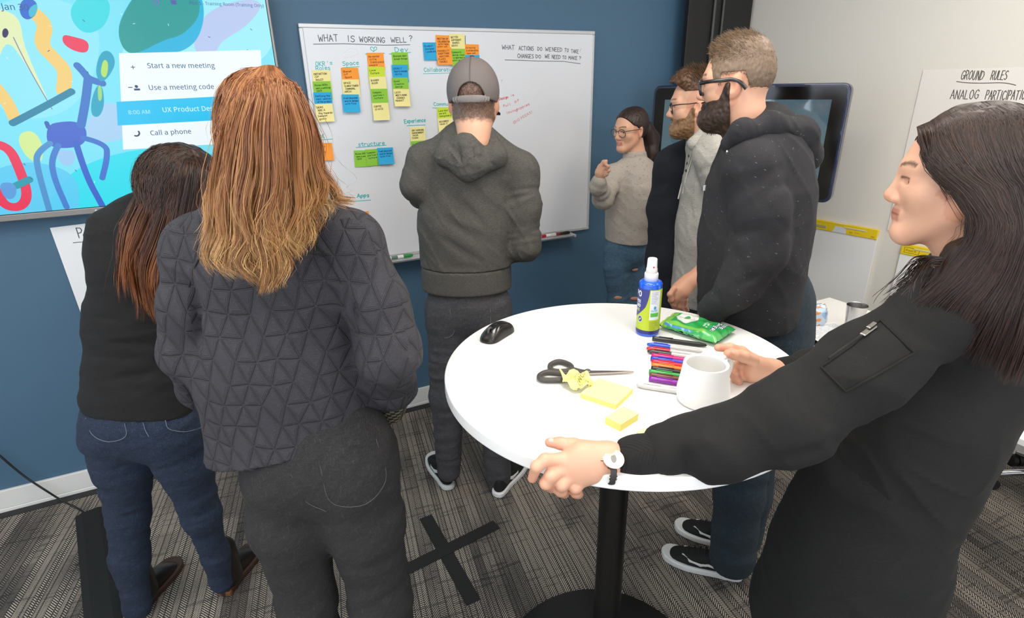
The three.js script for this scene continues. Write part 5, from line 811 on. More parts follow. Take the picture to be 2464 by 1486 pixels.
  const mass = [ball(head.wp(0, .030, -.016), .086, .100, .108, { k: .05, q: new THREE.Quaternion().setFromRotationMatrix(head.M4) })]; G.forEach((g) => g.slice(1).forEach((p, k) => { if (k > 0 && k < 5) mass.push(bone(at(g[k][0] + (420 - g[k][0]) * .16, g[k][1], g[k][2] + .022), at(p[0] + (410 - p[0]) * .16, p[1], p[2] + .022), .018, k > 3 ? .007 : .015, { k: .03 })); })); const massU = union(mass), hf = (x, y, z) => massU(x, y, z) + .003 * noise3(x * 50, y * 14, z * 50);
  const yt = at(448, 420, L).y, yb = at(400, 780, L - .12).y;
  pr.add('hair', tint(polygonize(hf, boundsOf(mass), .007, 1.5), (x, y, z) => hex('#2c1a12').lerp(hex('#6a3a20'), clamp((yt - y) / (yt - yb), 0, 1) * .7 + .15 * noise3(x * 60, y * 9, z * 60))), hairM);
  pr.add('hair_strands', strands(G, 5500, { colors: ['#2a1912', '#3a2216', '#24140e', '#4a2c1a'], tips: ['#7a4424', '#945428', '#5a3018', '#a8622e'], jitter: .011, wave: .006, freq: 12, r: .0008, clumps: 80, spread: .06, seg: 18, short: .72, fly: .01, surf: hf, layer: .007 }), hairM);
}
const caster = (f, t0 = .5) => (px, py, lift = .002) => { const d = survey(px, py); let t = t0, bt = t0, bv = 1e9; for (let k = 0; k < 140 && t < 5; k++) { const p = V(0, EYE, 0).addScaledVector(d, t), v = f(p.x, p.y, p.z); if (v < bv) { bv = v; bt = t; } if (v > bv + .2) break; t += v * .6; } return V(0, EYE, 0).addScaledVector(d, bt - lift); };
// ---------------------------------------------------------------- man with the cap
{
  const pr = person('person in a grey snapback cap and charcoal hoodie facing the whiteboard', at(1145, 1170, 2.12).setY(0)); pr.front = dv(.02, 1); pr.side = dv(1, -.02); const n = pr.front, L = 2.12;
  pr.neckBase = at(1138, 325, L);
  const torso = [...chain([[1130, 370, L, 60], [1128, 420, L, 98], [1120, 540, L, 106], [1122, 690, L, 110]], { n, s: 1.55, k: .05 }), bn([1022, 385, L, 34], [1130, 345, L, 46], { k: .05 }), bn([1130, 345, L, 46], [1250, 405, L, 38], { k: .05 })];
  const la = chain([[1014, 388, L, 38], [1002, 445, L - .01, 35], [1015, 470, L + .16, 28], [1050, 440, L + .32, 22]], { k: .03 }), ra = chain([[1254, 412, L, 42], [1262, 500, L - .02, 37], [1265, 590, L - .02, 35], [1225, 610, L + .14, 28], [1180, 585, L + .26, 24]], { k: .03, fold: [.006, 30, 7, .2, .7] });
  const hm = cloth(fleck(512, [80, 77, 72], 34, [[900, 'rgba(20,20,20,.5)', 4, 1.2, .3], [300, 'rgba(190,185,175,.35)', 4, 1, .3]]), { sheen: .3 });
  const d0 = L - .12, cr = [folds(.006, 4, 7, 11, 6), crease([1025, 500, d0], [1200, 610, d0], .016, .018), crease([1018, 550, d0], [1170, 640, d0], .014, .015), crease([1080, 470, d0], [1228, 590, d0], .016, .018), crease([1140, 560, d0], [1230, 605, d0], .012, .014), crease([1050, 450, d0], [1130, 530, d0], .018, .010), crease([1040, 640, d0], [1220, 655, d0], .012, .007), crease([1228, 470, d0], [1225, 600, d0 + .03], .012, .012)];
  const hemY = at(1120, 660, d0).y, botY = at(1120, 719, d0).y;
  const hood = [...chain([[1082, 334, L - .03, 22], [1074, 372, L - .09, 26], [1128, 412, L - .125, 22], [1192, 378, L - .09, 26], [1180, 334, L - .02, 22]], { k: .02 }), bn([1122, 358, L - .09, 40], [1132, 380, L - .11, 38], { k: .02 })];
  garment(pr, 'hoodie', [...torso, ...la, ...ra], hm, { cuts: [levelCut(hemY, true)], disp: cr, h: .008 });
  garment(pr, 'hood', hood, hm, { h: .006, disp: [folds(.006, 9, 14, 5, 4), crease([1092, 330, L - .14], [1112, 400, L - .15], .008, .014), crease([1150, 325, L - .14], [1140, 390, L - .15], .007, .012)] });
  garment(pr, 'hem_band', chain([[1122, 640, L, 108], [1124, 720, L, 108]], { n, s: 1.55 }), hm, { cuts: [levelCut(hemY + .002), levelCut(botY, true)], h: .007, ck: .012 });
  const jn = [bn([1078, 752, L, 54], [1176, 752, L, 54], { k: .04 }), bn([1125, 700, L, 92], [1127, 720, L, 98], { n, s: 1.5, k: .04 }), ...chain([[1082, 785, L, 54], [1076, 950, L, 40], [1080, 1130, L, 28]], { k: .03, fold: [.003, 24, 5] }), ...chain([[1180, 785, L, 54], [1191, 950, L, 42], [1198, 1145, L, 30]], { k: .03, fold: [.003, 24, 5] })];
  garment(pr, 'jeans', jn, denim([66, 65, 68], 26), { h: .008, disp: [folds(.003, 6, 14, 5)] });
  for (const q of [[[1082, 745], [1092, 800], [1076, 812], [1035, 800]], [[1180, 742], [1186, 800], [1215, 810]]]) { const on = caster(union(jn), 1.4); pr.add('pocket_stitching', tubeAlong(q.map((p) => on(...p)), .0011, 30, 6), std('#6e6c6a', .9)); }
  const swoosh = [[.34, .056, .002], [.46, .040, .006], [.6, .040, .009], [.72, .056, .0075], [.8, .066, .002]].map(([v, y, r]) => [1 - v, y, r]);
  for (const [h, t] of [[[1083, 1180], [1046, 1104]], [[1194, 1198], [1244, 1132]]]) { const a = onY(...h, 0), b = onY(...t, 0); shoe(pr, a, b, { soleC: '#e4e4e2', upC: '#141414', len: .29, laces: true, stripe: swoosh }); }
  const head = makeHead([1140, 243, L], dv(.03, 1, -.12), dv(0, .1, 1), 1.05, { scalp: '#3d2f25', scalpRegion: (q, b, d) => (d < .02 ? sstep(-.075, -.055, b + .006 * noise3(q * 90, b * 90, 1)) * sstep(.03, .0, d) * (q > .07 && b < .01 ? 0 : 1) : 0) });
  const hand = [...finger([[1050, 440, L + .32], [1062, 432, L + .36]], .03, .03), ...finger([[1062, 432, L + .36], [1070, 420, L + .42]], .012, .008)];
  makeBody(pr, head, [...torso, ...la, ...ra, ...jn], [{ prims: hand, h: .006 }]);
  pr.add('short_hair', shortHair(head, 1500, { colors: ['#3a2c22', '#2c2019', '#4a382a'], length: (q, b, d) => (d < .0 && b > -.06 && b < .045 && !(q > .066 && d > -.03) ? .004 : 0), lay: () => V(0, -1, -.2), lift: .35, r: .0006 }), hairM);
  // snapback: dome, arched opening with strap, bill
  const capM = std('#716865', .85), R = (x, y, z) => head.wp(x, y, z);
  const lz = (X, Y, Z) => head.loc(X, Y, Z), ell = ball(V(0, .03, -.012), .087, .104, .107), inn = ball(V(0, .03, -.012), .078, .095, .098);
  const dome = (X, Y, Z) => { const [a, b, d] = lz(X, Y, Z), s = head.s, o = ell.f(a, b, d), i = inn.f(a, b, d), rim = -.012 - .10 * d - b, hole = Math.hypot(a / 1.0, (b + .0) / 1.05) - .043; let v = smax(o, -i, .002); v = smax(v, rim, .003); if (d < -.03) v = smax(v, -Math.max(hole, -(b - .002)), .003); return v * s; };
  const crown = pr.add('cap_crown', clothUV(polygonize(dome, head.bb.clone().expandByScalar(.02), .0036, 1.6), pr.side, pr.front), capM);
  const strap = []; for (let i = 0; i <= 12; i++) { const a = mix(-.052, .052, i / 12), d = -.012 - Math.sqrt(Math.max(0, 1 - (a / .087) ** 2)) * .102; strap.push(R(a, -.004, d)); }
  const sb = strap.slice(1).map((p, i) => bone(strap[i], p, .0105, .0105, { n: dv(0, 1), s: 5, k: .004 })); pr.add('cap_strap', polygonize(union(sb), boundsOf(sb), .003, 3), std('#7d7673', .5));
  pr.add('cap_button', new THREE.SphereGeometry(.009, 16, 10).scale(1, .6, 1).translate(...R(0, .134, -.012).toArray()), std('#2c2a2c', .7));
  const bill = (X, Y, Z) => { const [a, b, d] = lz(X, Y, Z); return Math.max(Math.hypot(a / 1.0, (d - .09) / .9) - .085, Math.abs(b + .018 + a * a * 2.4 + (d - .09) * .1) - .003, .07 - d) * head.s; };
  pr.add('cap_bill', polygonize(bill, head.bb.clone().expandByScalar(.06), .005, 1.3), std('#2f2d2e', .8));
  const seams = []; for (let i = 0; i <= 14; i++) { const y = mix(.134, .046, i / 14), d = -.012 - Math.sqrt(Math.max(0, 1 - ((y - .03) / .1045) ** 2)) * .1075; seams.push(R(0, y, d)); } pr.add('cap_seam', tubeAlong(seams, .0016, 30, 6), std('#5d5654', .8));
}
// ---------------------------------------------------------------- woman in the turtleneck
{
  const L = 2.95, pr = person('person with glasses in a pale speckled turtleneck raising one hand beside the whiteboard', at(1510, 960, L).setY(0)); pr.front = dv(-.8, -.55); pr.side = dv(.55, -.8); const n = pr.front;
  pr.neckBase = at(1528, 385, L + .02);
  const torso = [...chain([[1527, 412, L, 28], [1524, 440, L, 60], [1522, 490, L, 66], [1512, 540, L, 56], [1506, 600, L, 60]], { n, s: 1.35, k: .05 }), bn([1478, 420, L - .02, 24], [1527, 405, L, 28], { k: .04 }), bn([1527, 405, L, 28], [1576, 424, L + .02, 25], { k: .04 })];
  const la = chain([[1475, 422, L - .03, 26], [1452, 478, L - .12, 24], [1438, 448, L - .2, 18], [1441, 436, L - .215, 17]], { k: .025, fold: [.004, 20, 6] }), ra = chain([[1580, 426, L + .03, 26], [1600, 490, L + .03, 24], [1570, 560, L - .05, 20]], { k: .025 });
  const sm = cloth(fleck(512, [178, 168, 157], 22, [[260, 'rgba(60,58,70,.8)', 7, 2.2, .1], [500, 'rgba(150,142,134,.7)', 6, 1.5, .1]]), { sheen: .2, sheenC: '#c0b8b0' });
  garment(pr, 'sweater', [...torso, ...la, ...ra], sm, { h: .008, cuts: [levelCut(at(1505, 590, L - .1).y, true)], disp: [folds(.004, 5, 10, 3, 3), crease([1530, 450, L - .12], [1585, 430, L - .08], .014, .006)] });
  garment(pr, 'collar', chain([[1527, 366, L + .01, 27], [1528, 392, L + .01, 31]], { k: .02 }), sm, { h: .006, disp: [folds(.003, 6, 30, 3)], cuts: [levelCut(at(1525, 366, L - .05).y)] });
  const jn = [bn([1488, 606, L, 34], [1526, 606, L, 34], { k: .04 }), bn([1506, 580, L, 50], [1506, 596, L, 52], { n, s: 1.3, k: .04 }), ...chain([[1484, 640, L - .02, 33], [1488, 720, L - .02, 24], [1496, 850, L, 21], [1503, 930, L, 17]], { k: .03, fold: [.003, 22, 6] }), ...chain([[1530, 640, L + .02, 33], [1528, 720, L + .02, 26], [1535, 850, L + .02, 21], [1540, 930, L + .02, 17]], { k: .03, fold: [.003, 22, 6] })];
  garment(pr, 'jeans', jn, denim([72, 100, 122], 34), { h: .009, disp: [folds(.003, 6, 14, 9)] });
  const on = caster(union(jn), 2.4); for (const [px, py, w, h] of [[1527, 648, .018, .009], [1487, 716, .022, .010], [1528, 718, .026, .010]]) { const p = on(px, py, 0); pr.add('ripped_patch', new THREE.SphereGeometry(1, 20, 12).scale(w, h, .006).rotateY(-YAW).translate(p.x, p.y, p.z), std('#c98f74', .6)); }
  for (const [px, q] of [[1503, -.01], [1542, .02]]) { const a = at(px, 930, L + q).setY(0).addScaledVector(n, -.05); shoe(pr, a, a.clone().add(n), { soleC: '#cfcac2', upC: '#33302e', len: .24 }); }
  const head = makeHead([1515, 314, L], dv(-.82, -.5, -.06), dv(0, 0, 1), .87, { fem: 1, browColor: '#3a2820' });
  const hd = [bone(at(1440, 440, L - .212), at(1445, 415, L - .225), .019, .024, { k: .012 }), bone(at(1445, 415, L - .225), at(1449, 404, L - .23), .024, .024, { k: .012 }), ...finger([[1449, 400, L - .245], [1456, 391, L - .26], [1459, 397, L - .265]], .0085, .007), ...finger([[1454, 404, L - .245], [1463, 400, L - .262], [1461, 406, L - .258]], .0085, .007), ...finger([[1455, 411, L - .24], [1465, 410, L - .256], [1460, 416, L - .25]], .008, .0065), ...finger([[1453, 418, L - .235], [1461, 419, L - .248], [1457, 423, L - .243]], .0075, .006), ...finger([[1443, 402, L - .235], [1452, 389, L - .25], [1459, 387, L - .262]], .009, .007)];
  makeBody(pr, head, [...torso, ...la, ...ra, ...jn], [{ prims: hd, h: .0032 }], '#4a3424');
  pr.add('hair', headShell(head, (q, b, d) => .006 + .008 * sstep(0, -.08, d), (q, b, d) => { const line = d > .02 ? mix(.03, .088, sstep(.02, .085, d)) : d > -.02 ? mix(.0, .03, sstep(-.02, .02, d)) : -.06; return line - b; }, ['#20140f', '#3a241a'], .005, .001), hairM);
  const pt = chain([[1552, 312, L + .12, 22], [1566, 335, L + .14, 20], [1568, 365, L + .12, 14], [1564, 385, L + .1, 6]], { k: .02 });
  pr.add('ponytail', tint(polygonize(union(pt), boundsOf(pt), .006), (x, y, z) => hex('#20140f').lerp(hex('#38231a'), noise3(x * 90, y * 20, z * 90) * .5 + .5)), hairM);
  glasses(pr, head, { color: '#2c2422', r: .0019, tr: .0022, w: .025, h: .0215, pow: 2.3 });
}
// ---------------------------------------------------------------- bearded man in the pale hoodie
{
  const L = 2.38, pr = person('person with glasses in a pale grey hoodie and dark jacket looking at the whiteboard', at(1690, 1080, L).setY(0)); pr.front = dv(-.96, .25); pr.side = dv(.25, .96); const n = pr.front;
  pr.neckBase = at(1705, 335, L + .02);
  const torso = [...chain([[1712, 350, L, 62], [1722, 410, L, 108], [1706, 540, L, 112], [1690, 690, L, 112]], { n, s: 1.55, k: .05 }), bn([1712, 360, L - .14, 44], [1712, 345, L, 46], { k: .05 }), bn([1712, 345, L, 46], [1712, 368, L + .15, 44], { k: .05 })];
  const la = chain([[1718, 385, L - .18, 44], [1745, 500, L - .2, 36], [1752, 600, L - .2, 32], [1715, 640, L - .24, 27]], { k: .03, fold: [.005, 20, 6] });
  const hm = cloth(fleck(512, [172, 167, 158], 24, [[700, 'rgba(120,116,112,.55)', 14, 2, 0], [400, 'rgba(235,230,222,.5)', 12, 2, 0]]), { sheen: .2, sheenC: '#c0b8b0' });
  garment(pr, 'hoodie', [...torso, ...la], hm, { h: .008, cuts: [levelCut(at(1640, 722, L - .05).y, true)], disp: [folds(.006, 5, 7, 23, 4), crease([1650, 480, L - .1], [1690, 560, L - .16], .014, .006)] });
  const hood = chain([[1672, 345, L - .12, 18], [1712, 322, L - .1, 26], [1750, 330, L - .04, 34], [1772, 345, L + .03, 34], [1720, 330, L + .1, 24]], { k: .03 }); garment(pr, 'hood', hood, hm, { h: .007, disp: [folds(.005, 8, 12, 2)] });
  const nav = chain([[1660, 372, L + .14, 40], [1622, 400, L + .16, 44], [1606, 500, L + .18, 44], [1600, 620, L + .16, 42], [1605, 760, L + .16, 44]], { k: .04, fold: [.004, 9, 6] });
  garment(pr, 'dark_jacket', nav, cloth(fleck(256, [22, 25, 34], 10, []), { sheen: .15 }), { h: .008, disp: [folds(.004, 5, 6, 31)] });
  const on = caster(union(torso), 1.8), cordM = std('#d5cec2', .8);
  pr.add('drawstring', tubeAlong([on(1672, 352, .006), on(1664, 385, .007), on(1652, 425, .007), on(1643, 465, .007)], .0032, 30, 8), cordM); pr.add('drawstring', tubeAlong([on(1668, 350, .006), on(1655, 400, .007), on(1640, 445, .008), on(1632, 478, .008)], .0032, 30, 8), cordM);
  const btn = std('#3a3836', .5); for (const [px, py] of [[1659, 375], [1655, 393], [1652, 410]]) { const p = on(px, py, .002); pr.add('button', new THREE.SphereGeometry(.0065, 14, 10).translate(p.x, p.y, p.z), btn); }
  const jn = [bn([1690, 700, L, 96], [1692, 760, L, 98], { n, s: 1.3, k: .05 }), ...chain([[1700, 780, L - .08, 52], [1690, 930, L - .08, 38], [1700, 1050, L - .06, 28]], { k: .03 }), ...chain([[1690, 780, L + .1, 52], [1675, 930, L + .1, 38], [1685, 1020, L + .1, 28]], { k: .03 })];
  garment(pr, 'trousers', jn, denim([34, 38, 48], 18), { h: .01 });
  for (const [px, q] of [[1702, -.06], [1687, .1]]) { const a = at(px, 1040, L + q).setY(0).addScaledVector(n, -.07); shoe(pr, a, a.clone().add(n), { soleC: '#cfcac2', upC: '#33302e', len: .29 }); }
  const head = makeHead([1670, 254, L], dv(-.96, .24, -.05), dv(0, 0, 1), .98, { browColor: '#6a4a32', nose: .004, scalp: '#a07c64', scalpRegion: (q, b, d) => sstep(.012, .03, b) * sstep(.06, .035, d) * .5 });
  const w0 = at(1655, 680, L - .27); const hd = [bone(at(1718, 632, L - .24), w0, .036, .029, { k: .02 }), bone(w0, at(1638, 700, L - .28), .029, .033, { k: .02 }), bone(at(1638, 698, L - .28), at(1628, 710, L - .28), .034, .032, { k: .02 }), ...finger([[1620, 705, L - .3], [1614, 722, L - .29], [1622, 738, L - .27]], .0115, .009), ...finger([[1630, 716, L - .3], [1624, 732, L - .29], [1632, 746, L - .27]], .0115, .009), ...finger([[1641, 720, L - .3], [1637, 736, L - .29], [1644, 748, L - .27]], .011, .009), ...finger([[1650, 720, L - .29], [1648, 736, L - .28], [1654, 746, L - .26]], .010, .008), ...finger([[1622, 694, L - .3], [1612, 708, L - .31], [1616, 722, L - .31]], .012, .009)];
  makeBody(pr, head, [...torso, ...la, ...jn], [{ prims: hd, h: .0032, color: () => SKIN.clone().lerp(hex('#b87858'), .35) }], '#6a5038');
  // beard: cheeks, jaw, chin and moustache
  const beardReg = (q, b, d) => { const top = mix(-.004, -.040, sstep(.012, .034, d)) - .008 * sstep(.045, .075, d) + .004 * sstep(.066, .078, d), mouth = d > .07 && q < .02 && Math.abs(b + .061) < .010 ? .004 : -1; return Math.max(b - top, -d - .002, mouth); };
  pr.add('beard', headShell(head, (q, b, d) => .003 + .007 * sstep(-.05, -.09, b), beardReg, ['#75553a', '#9a7450'], .0042, .0015, true), hairM);
  pr.add('hair', headShell(head, (q, b, d) => .006 + .022 * sstep(.06, .1, b) * sstep(-.02, .06, d) + .008 * sstep(.05, .1, b), (q, b, d) => Math.max((d > .04 ? mix(.062, .092, sstep(.04, .085, d)) : d > -.03 ? .058 : mix(-.01, .058, sstep(-.09, -.03, d))) - b, -.3), ['#4a3220', '#6a4a30'], .0045, .003), hairM);
  pr.add('hair_strands', shortHair(head, 1600, { colors: ['#4a3322', '#6a4a30', '#38261a', '#7a583a'], length: (q, b, d) => (b > .078 ? .03 : 0), lay: () => V(0, .6, .6), lift: .5, raise: () => rr(.006, .026), r: .0008 }), hairM);
  pr.add('beard_strands', shortHair({ ...head, lskull: (a, b, d) => union([ball(V(0, -.022, .026), .06, .085, .056), ball(V(0, -.088, .052), .028, .024, .028)])(a, b, d) }, 1500, { colors: ['#75553a', '#9a7450', '#5c4026', '#b08a62'], length: (q, b, d) => (beardReg(q, b, d) < -.004 ? .012 : 0), lay: () => V(0, -1, .4), lift: .3, raise: .006, r: .0007 }), hairM);
  glasses(pr, head, { color: '#191818', r: .0022, tr: .0022, w: .025, h: .021, pow: 2.5 });
}
// ---------------------------------------------------------------- tall bearded man in the black hoodie
{
  const L = 1.66, pr = person('person with thick black glasses in a black flecked hoodie and black skate shoes', at(1770, 1340, 1.6).setY(0)); pr.front = dv(-.94, .34); pr.side = dv(.34, .94); const n = pr.front;
  pr.neckBase = at(1815, 320, L + .02);
  const torso = [...chain([[1842, 345, L, 80], [1828, 440, L, 156], [1812, 570, L, 162], [1802, 720, L - .01, 162]], { n, s: 1.38, k: .06 }), bn([1805, 390, L - .14, 58], [1838, 350, L, 62], { k: .06 }), bn([1838, 350, L, 62], [1862, 392, L + .16, 56], { k: .06 })];
  const la = chain([[1808, 412, L - .17, 62], [1832, 515, L - .2, 59], [1822, 615, L - .21, 54], [1775, 690, L - .21, 46], [1718, 744, L - .17, 37]], { k: .035, fold: [.006, 14, 6] }), ra = chain([[1840, 400, L + .18, 60], [1820, 560, L + .2, 50], [1740, 640, L + .2, 40]], { k: .03 });
  const hm = cloth(fleck(512, [38, 37, 40], 14, [[70, 'rgba(210,210,215,.8)', 9, 1.3, -.5], [160, 'rgba(110,110,115,.5)', 6, 1, -.4]]), { sheen: .35 });
  garment(pr, 'hoodie', [...torso, ...la, ...ra], hm, { h: .0075, cuts: [levelCut(at(1900, 745, L).y, true)], disp: [folds(.006, 4, 6, 17, 3), crease([1760, 372, L - .22], [1880, 470, L - .2], .011, .007), crease([1880, 470, L - .2], [1895, 620, L - .16], .012, .010), crease([1900, 640, L - .1], [1945, 700, L - .05], .014, .010), crease([1850, 640, L - .26], [1760, 700, L - .27], .012, .007)] });
  const hood = [...chain([[1752, 345, L - .12, 20], [1788, 316, L - .14, 24], [1855, 304, L - .11, 30], [1925, 326, L - .04, 38], [1946, 378, L + .0, 26]], { k: .025 }), ...chain([[1946, 374, L, 26], [1930, 335, L + .12, 34], [1860, 316, L + .14, 26]], { k: .03 }), bn([1890, 345, L - .02, 46], [1930, 375, L, 30], { k: .03 })];
  garment(pr, 'hood', hood, hm, { h: .006, disp: [folds(.006, 7, 9, 8, 5), crease([1775, 328, L - .2], [1905, 345, L - .16], .009, .014), crease([1890, 318, L - .14], [1950, 362, L - .1], .009, .012)] });
  const on = caster(union([...torso, ...la]), 1.1), cordM = std('#d8d6d2', .8); pr.add('drawstring', tubeAlong([on(1757, 325, .01), on(1752, 345, .006), on(1749, 368, .006)], .0024, 20, 8), cordM); const lg = on(1697, 452, .001); pr.add('chest_logo', rbox(.012, .016, .003, .001).translate(lg.x, lg.y, lg.z), std('#e6e4e6', .6));
  const jn = [bn([1850, 740, L, 125], [1850, 800, L, 122], { n, s: 1.25, k: .05 }), ...chain([[1850, 830, L - .06, 84], [1800, 1050, L - .04, 62], [1778, 1180, L - .05, 56], [1762, 1340, L - .075, 52]], { k: .03, fold: [.004, 12, 5] }), ...chain([[1850, 830, L + .1, 80], [1815, 1040, L + .08, 58], [1800, 1180, L + .06, 52], [1785, 1290, L + .05, 46]], { k: .03 })];
  garment(pr, 'jeans', jn, denim([36, 48, 56], 18), { h: .008, disp: [folds(.0035, 5, 12, 14)], cuts: [levelCut(.045, true)] });
  const wave = [[.72, .052, .005], [.62, .044, .006], [.5, .040, .0065], [.4, .046, .006], [.3, .038, .006], [.14, .034, .006]];
  for (const [h, t] of [[[1788, 1392], [1612, 1336]], [[1808, 1326], [1646, 1272]]]) { const a = onY(...h, 0), b = onY(...t, 0); shoe(pr, a, b, { soleC: '#dcdcda', upC: '#161616', len: .30, laces: true, stripe: wave }); }
  const head = makeHead([1768, 202, L], dv(-.86, .5, -.04), dv(0, .0, 1), .93, { browColor: '#5a4230', nose: .005, scalp: '#8a705c', scalpRegion: (q, b, d) => (q > .072 && d > -.03 ? 0 : sstep(.0, .03, b) * sstep(.058, .045, d) * .5) });
  makeBody(pr, head, [...torso, ...la, ...ra, ...jn], [{ prims: [bone(at(1718, 742, L - .17), at(1704, 746, L - .14), .03, .03, { k: .02 }), ...finger([[1704, 748, L - .13], [1688, 744, L - .09]], .012, .009), ...finger([[1708, 744, L - .11], [1694, 740, L - .07]], .012, .009)], h: .004 }]);
  const beardReg = (q, b, d) => { const top = mix(.006, -.040, sstep(.010, .032, d)) - .008 * sstep(.045, .075, d) + .004 * sstep(.066, .078, d), mouth = d > .07 && q < .018 && Math.abs(b + .061) < .009 ? .004 : -1; return Math.max(b - top, -d + .0 - .004, mouth); };
  pr.add('beard', headShell(head, (q, b, d) => .003 + .013 * sstep(-.045, -.1, b), beardReg, ['#2c1f17', '#463225'], .0042, .0015, true), hairM);
  const jaw = union([ball(V(0, -.022, .026), .061, .086, .058), ball(V(0, -.094, .052), .032, .030, .030)]);
  pr.add('beard_strands', shortHair({ ...head, lskull: jaw }, 2200, { colors: ['#33241a', '#4a3527', '#5e4431', '#241811'], length: (q, b, d) => (beardReg(q, b, d) < -.004 ? .018 : 0), lay: () => V(0, -1, .25), lift: .35, raise: .006, r: .0008 }), hairM);
  const hl = (d) => (d > .05 ? mix(.02, .092, sstep(.05, .07, d)) : d > .026 ? .004 : d > -.036 ? .03 : mix(-.072, .03, sstep(-.066, -.036, d)));
  pr.add('hair', headShell(head, (q, b, d) => .0022 + .012 * sstep(.06, .125, b), (q, b, d) => Math.max(hl(d) - b, d - .088), ['#6e5847', '#86705c'], .0038, .0008), hairM);
  pr.add('hair_strands', shortHair(head, 7500, { colors: ['#7a6048', '#94785a', '#5e4834', '#a88c68', '#6a5240'], length: (q, b, d) => (b < hl(d) - .004 ? 0 : b > .06 ? mix(.007, .03, sstep(.06, .1, b)) : .0055), lay: (p) => { const t = sstep(.045, .085, p.y); return V(.15 * t, mix(-1, .4, t), mix(-.5, .75, t)); }, lift: .3, raise: (p) => .0005 + .012 * sstep(.06, .125, p.y) * rr(.7, 1.15), r: .0006 }), hairM);
  glasses(pr, head, { color: '#1c1d20', r: .004, tr: .0055, w: .027, h: .0205, pow: 4 });
}
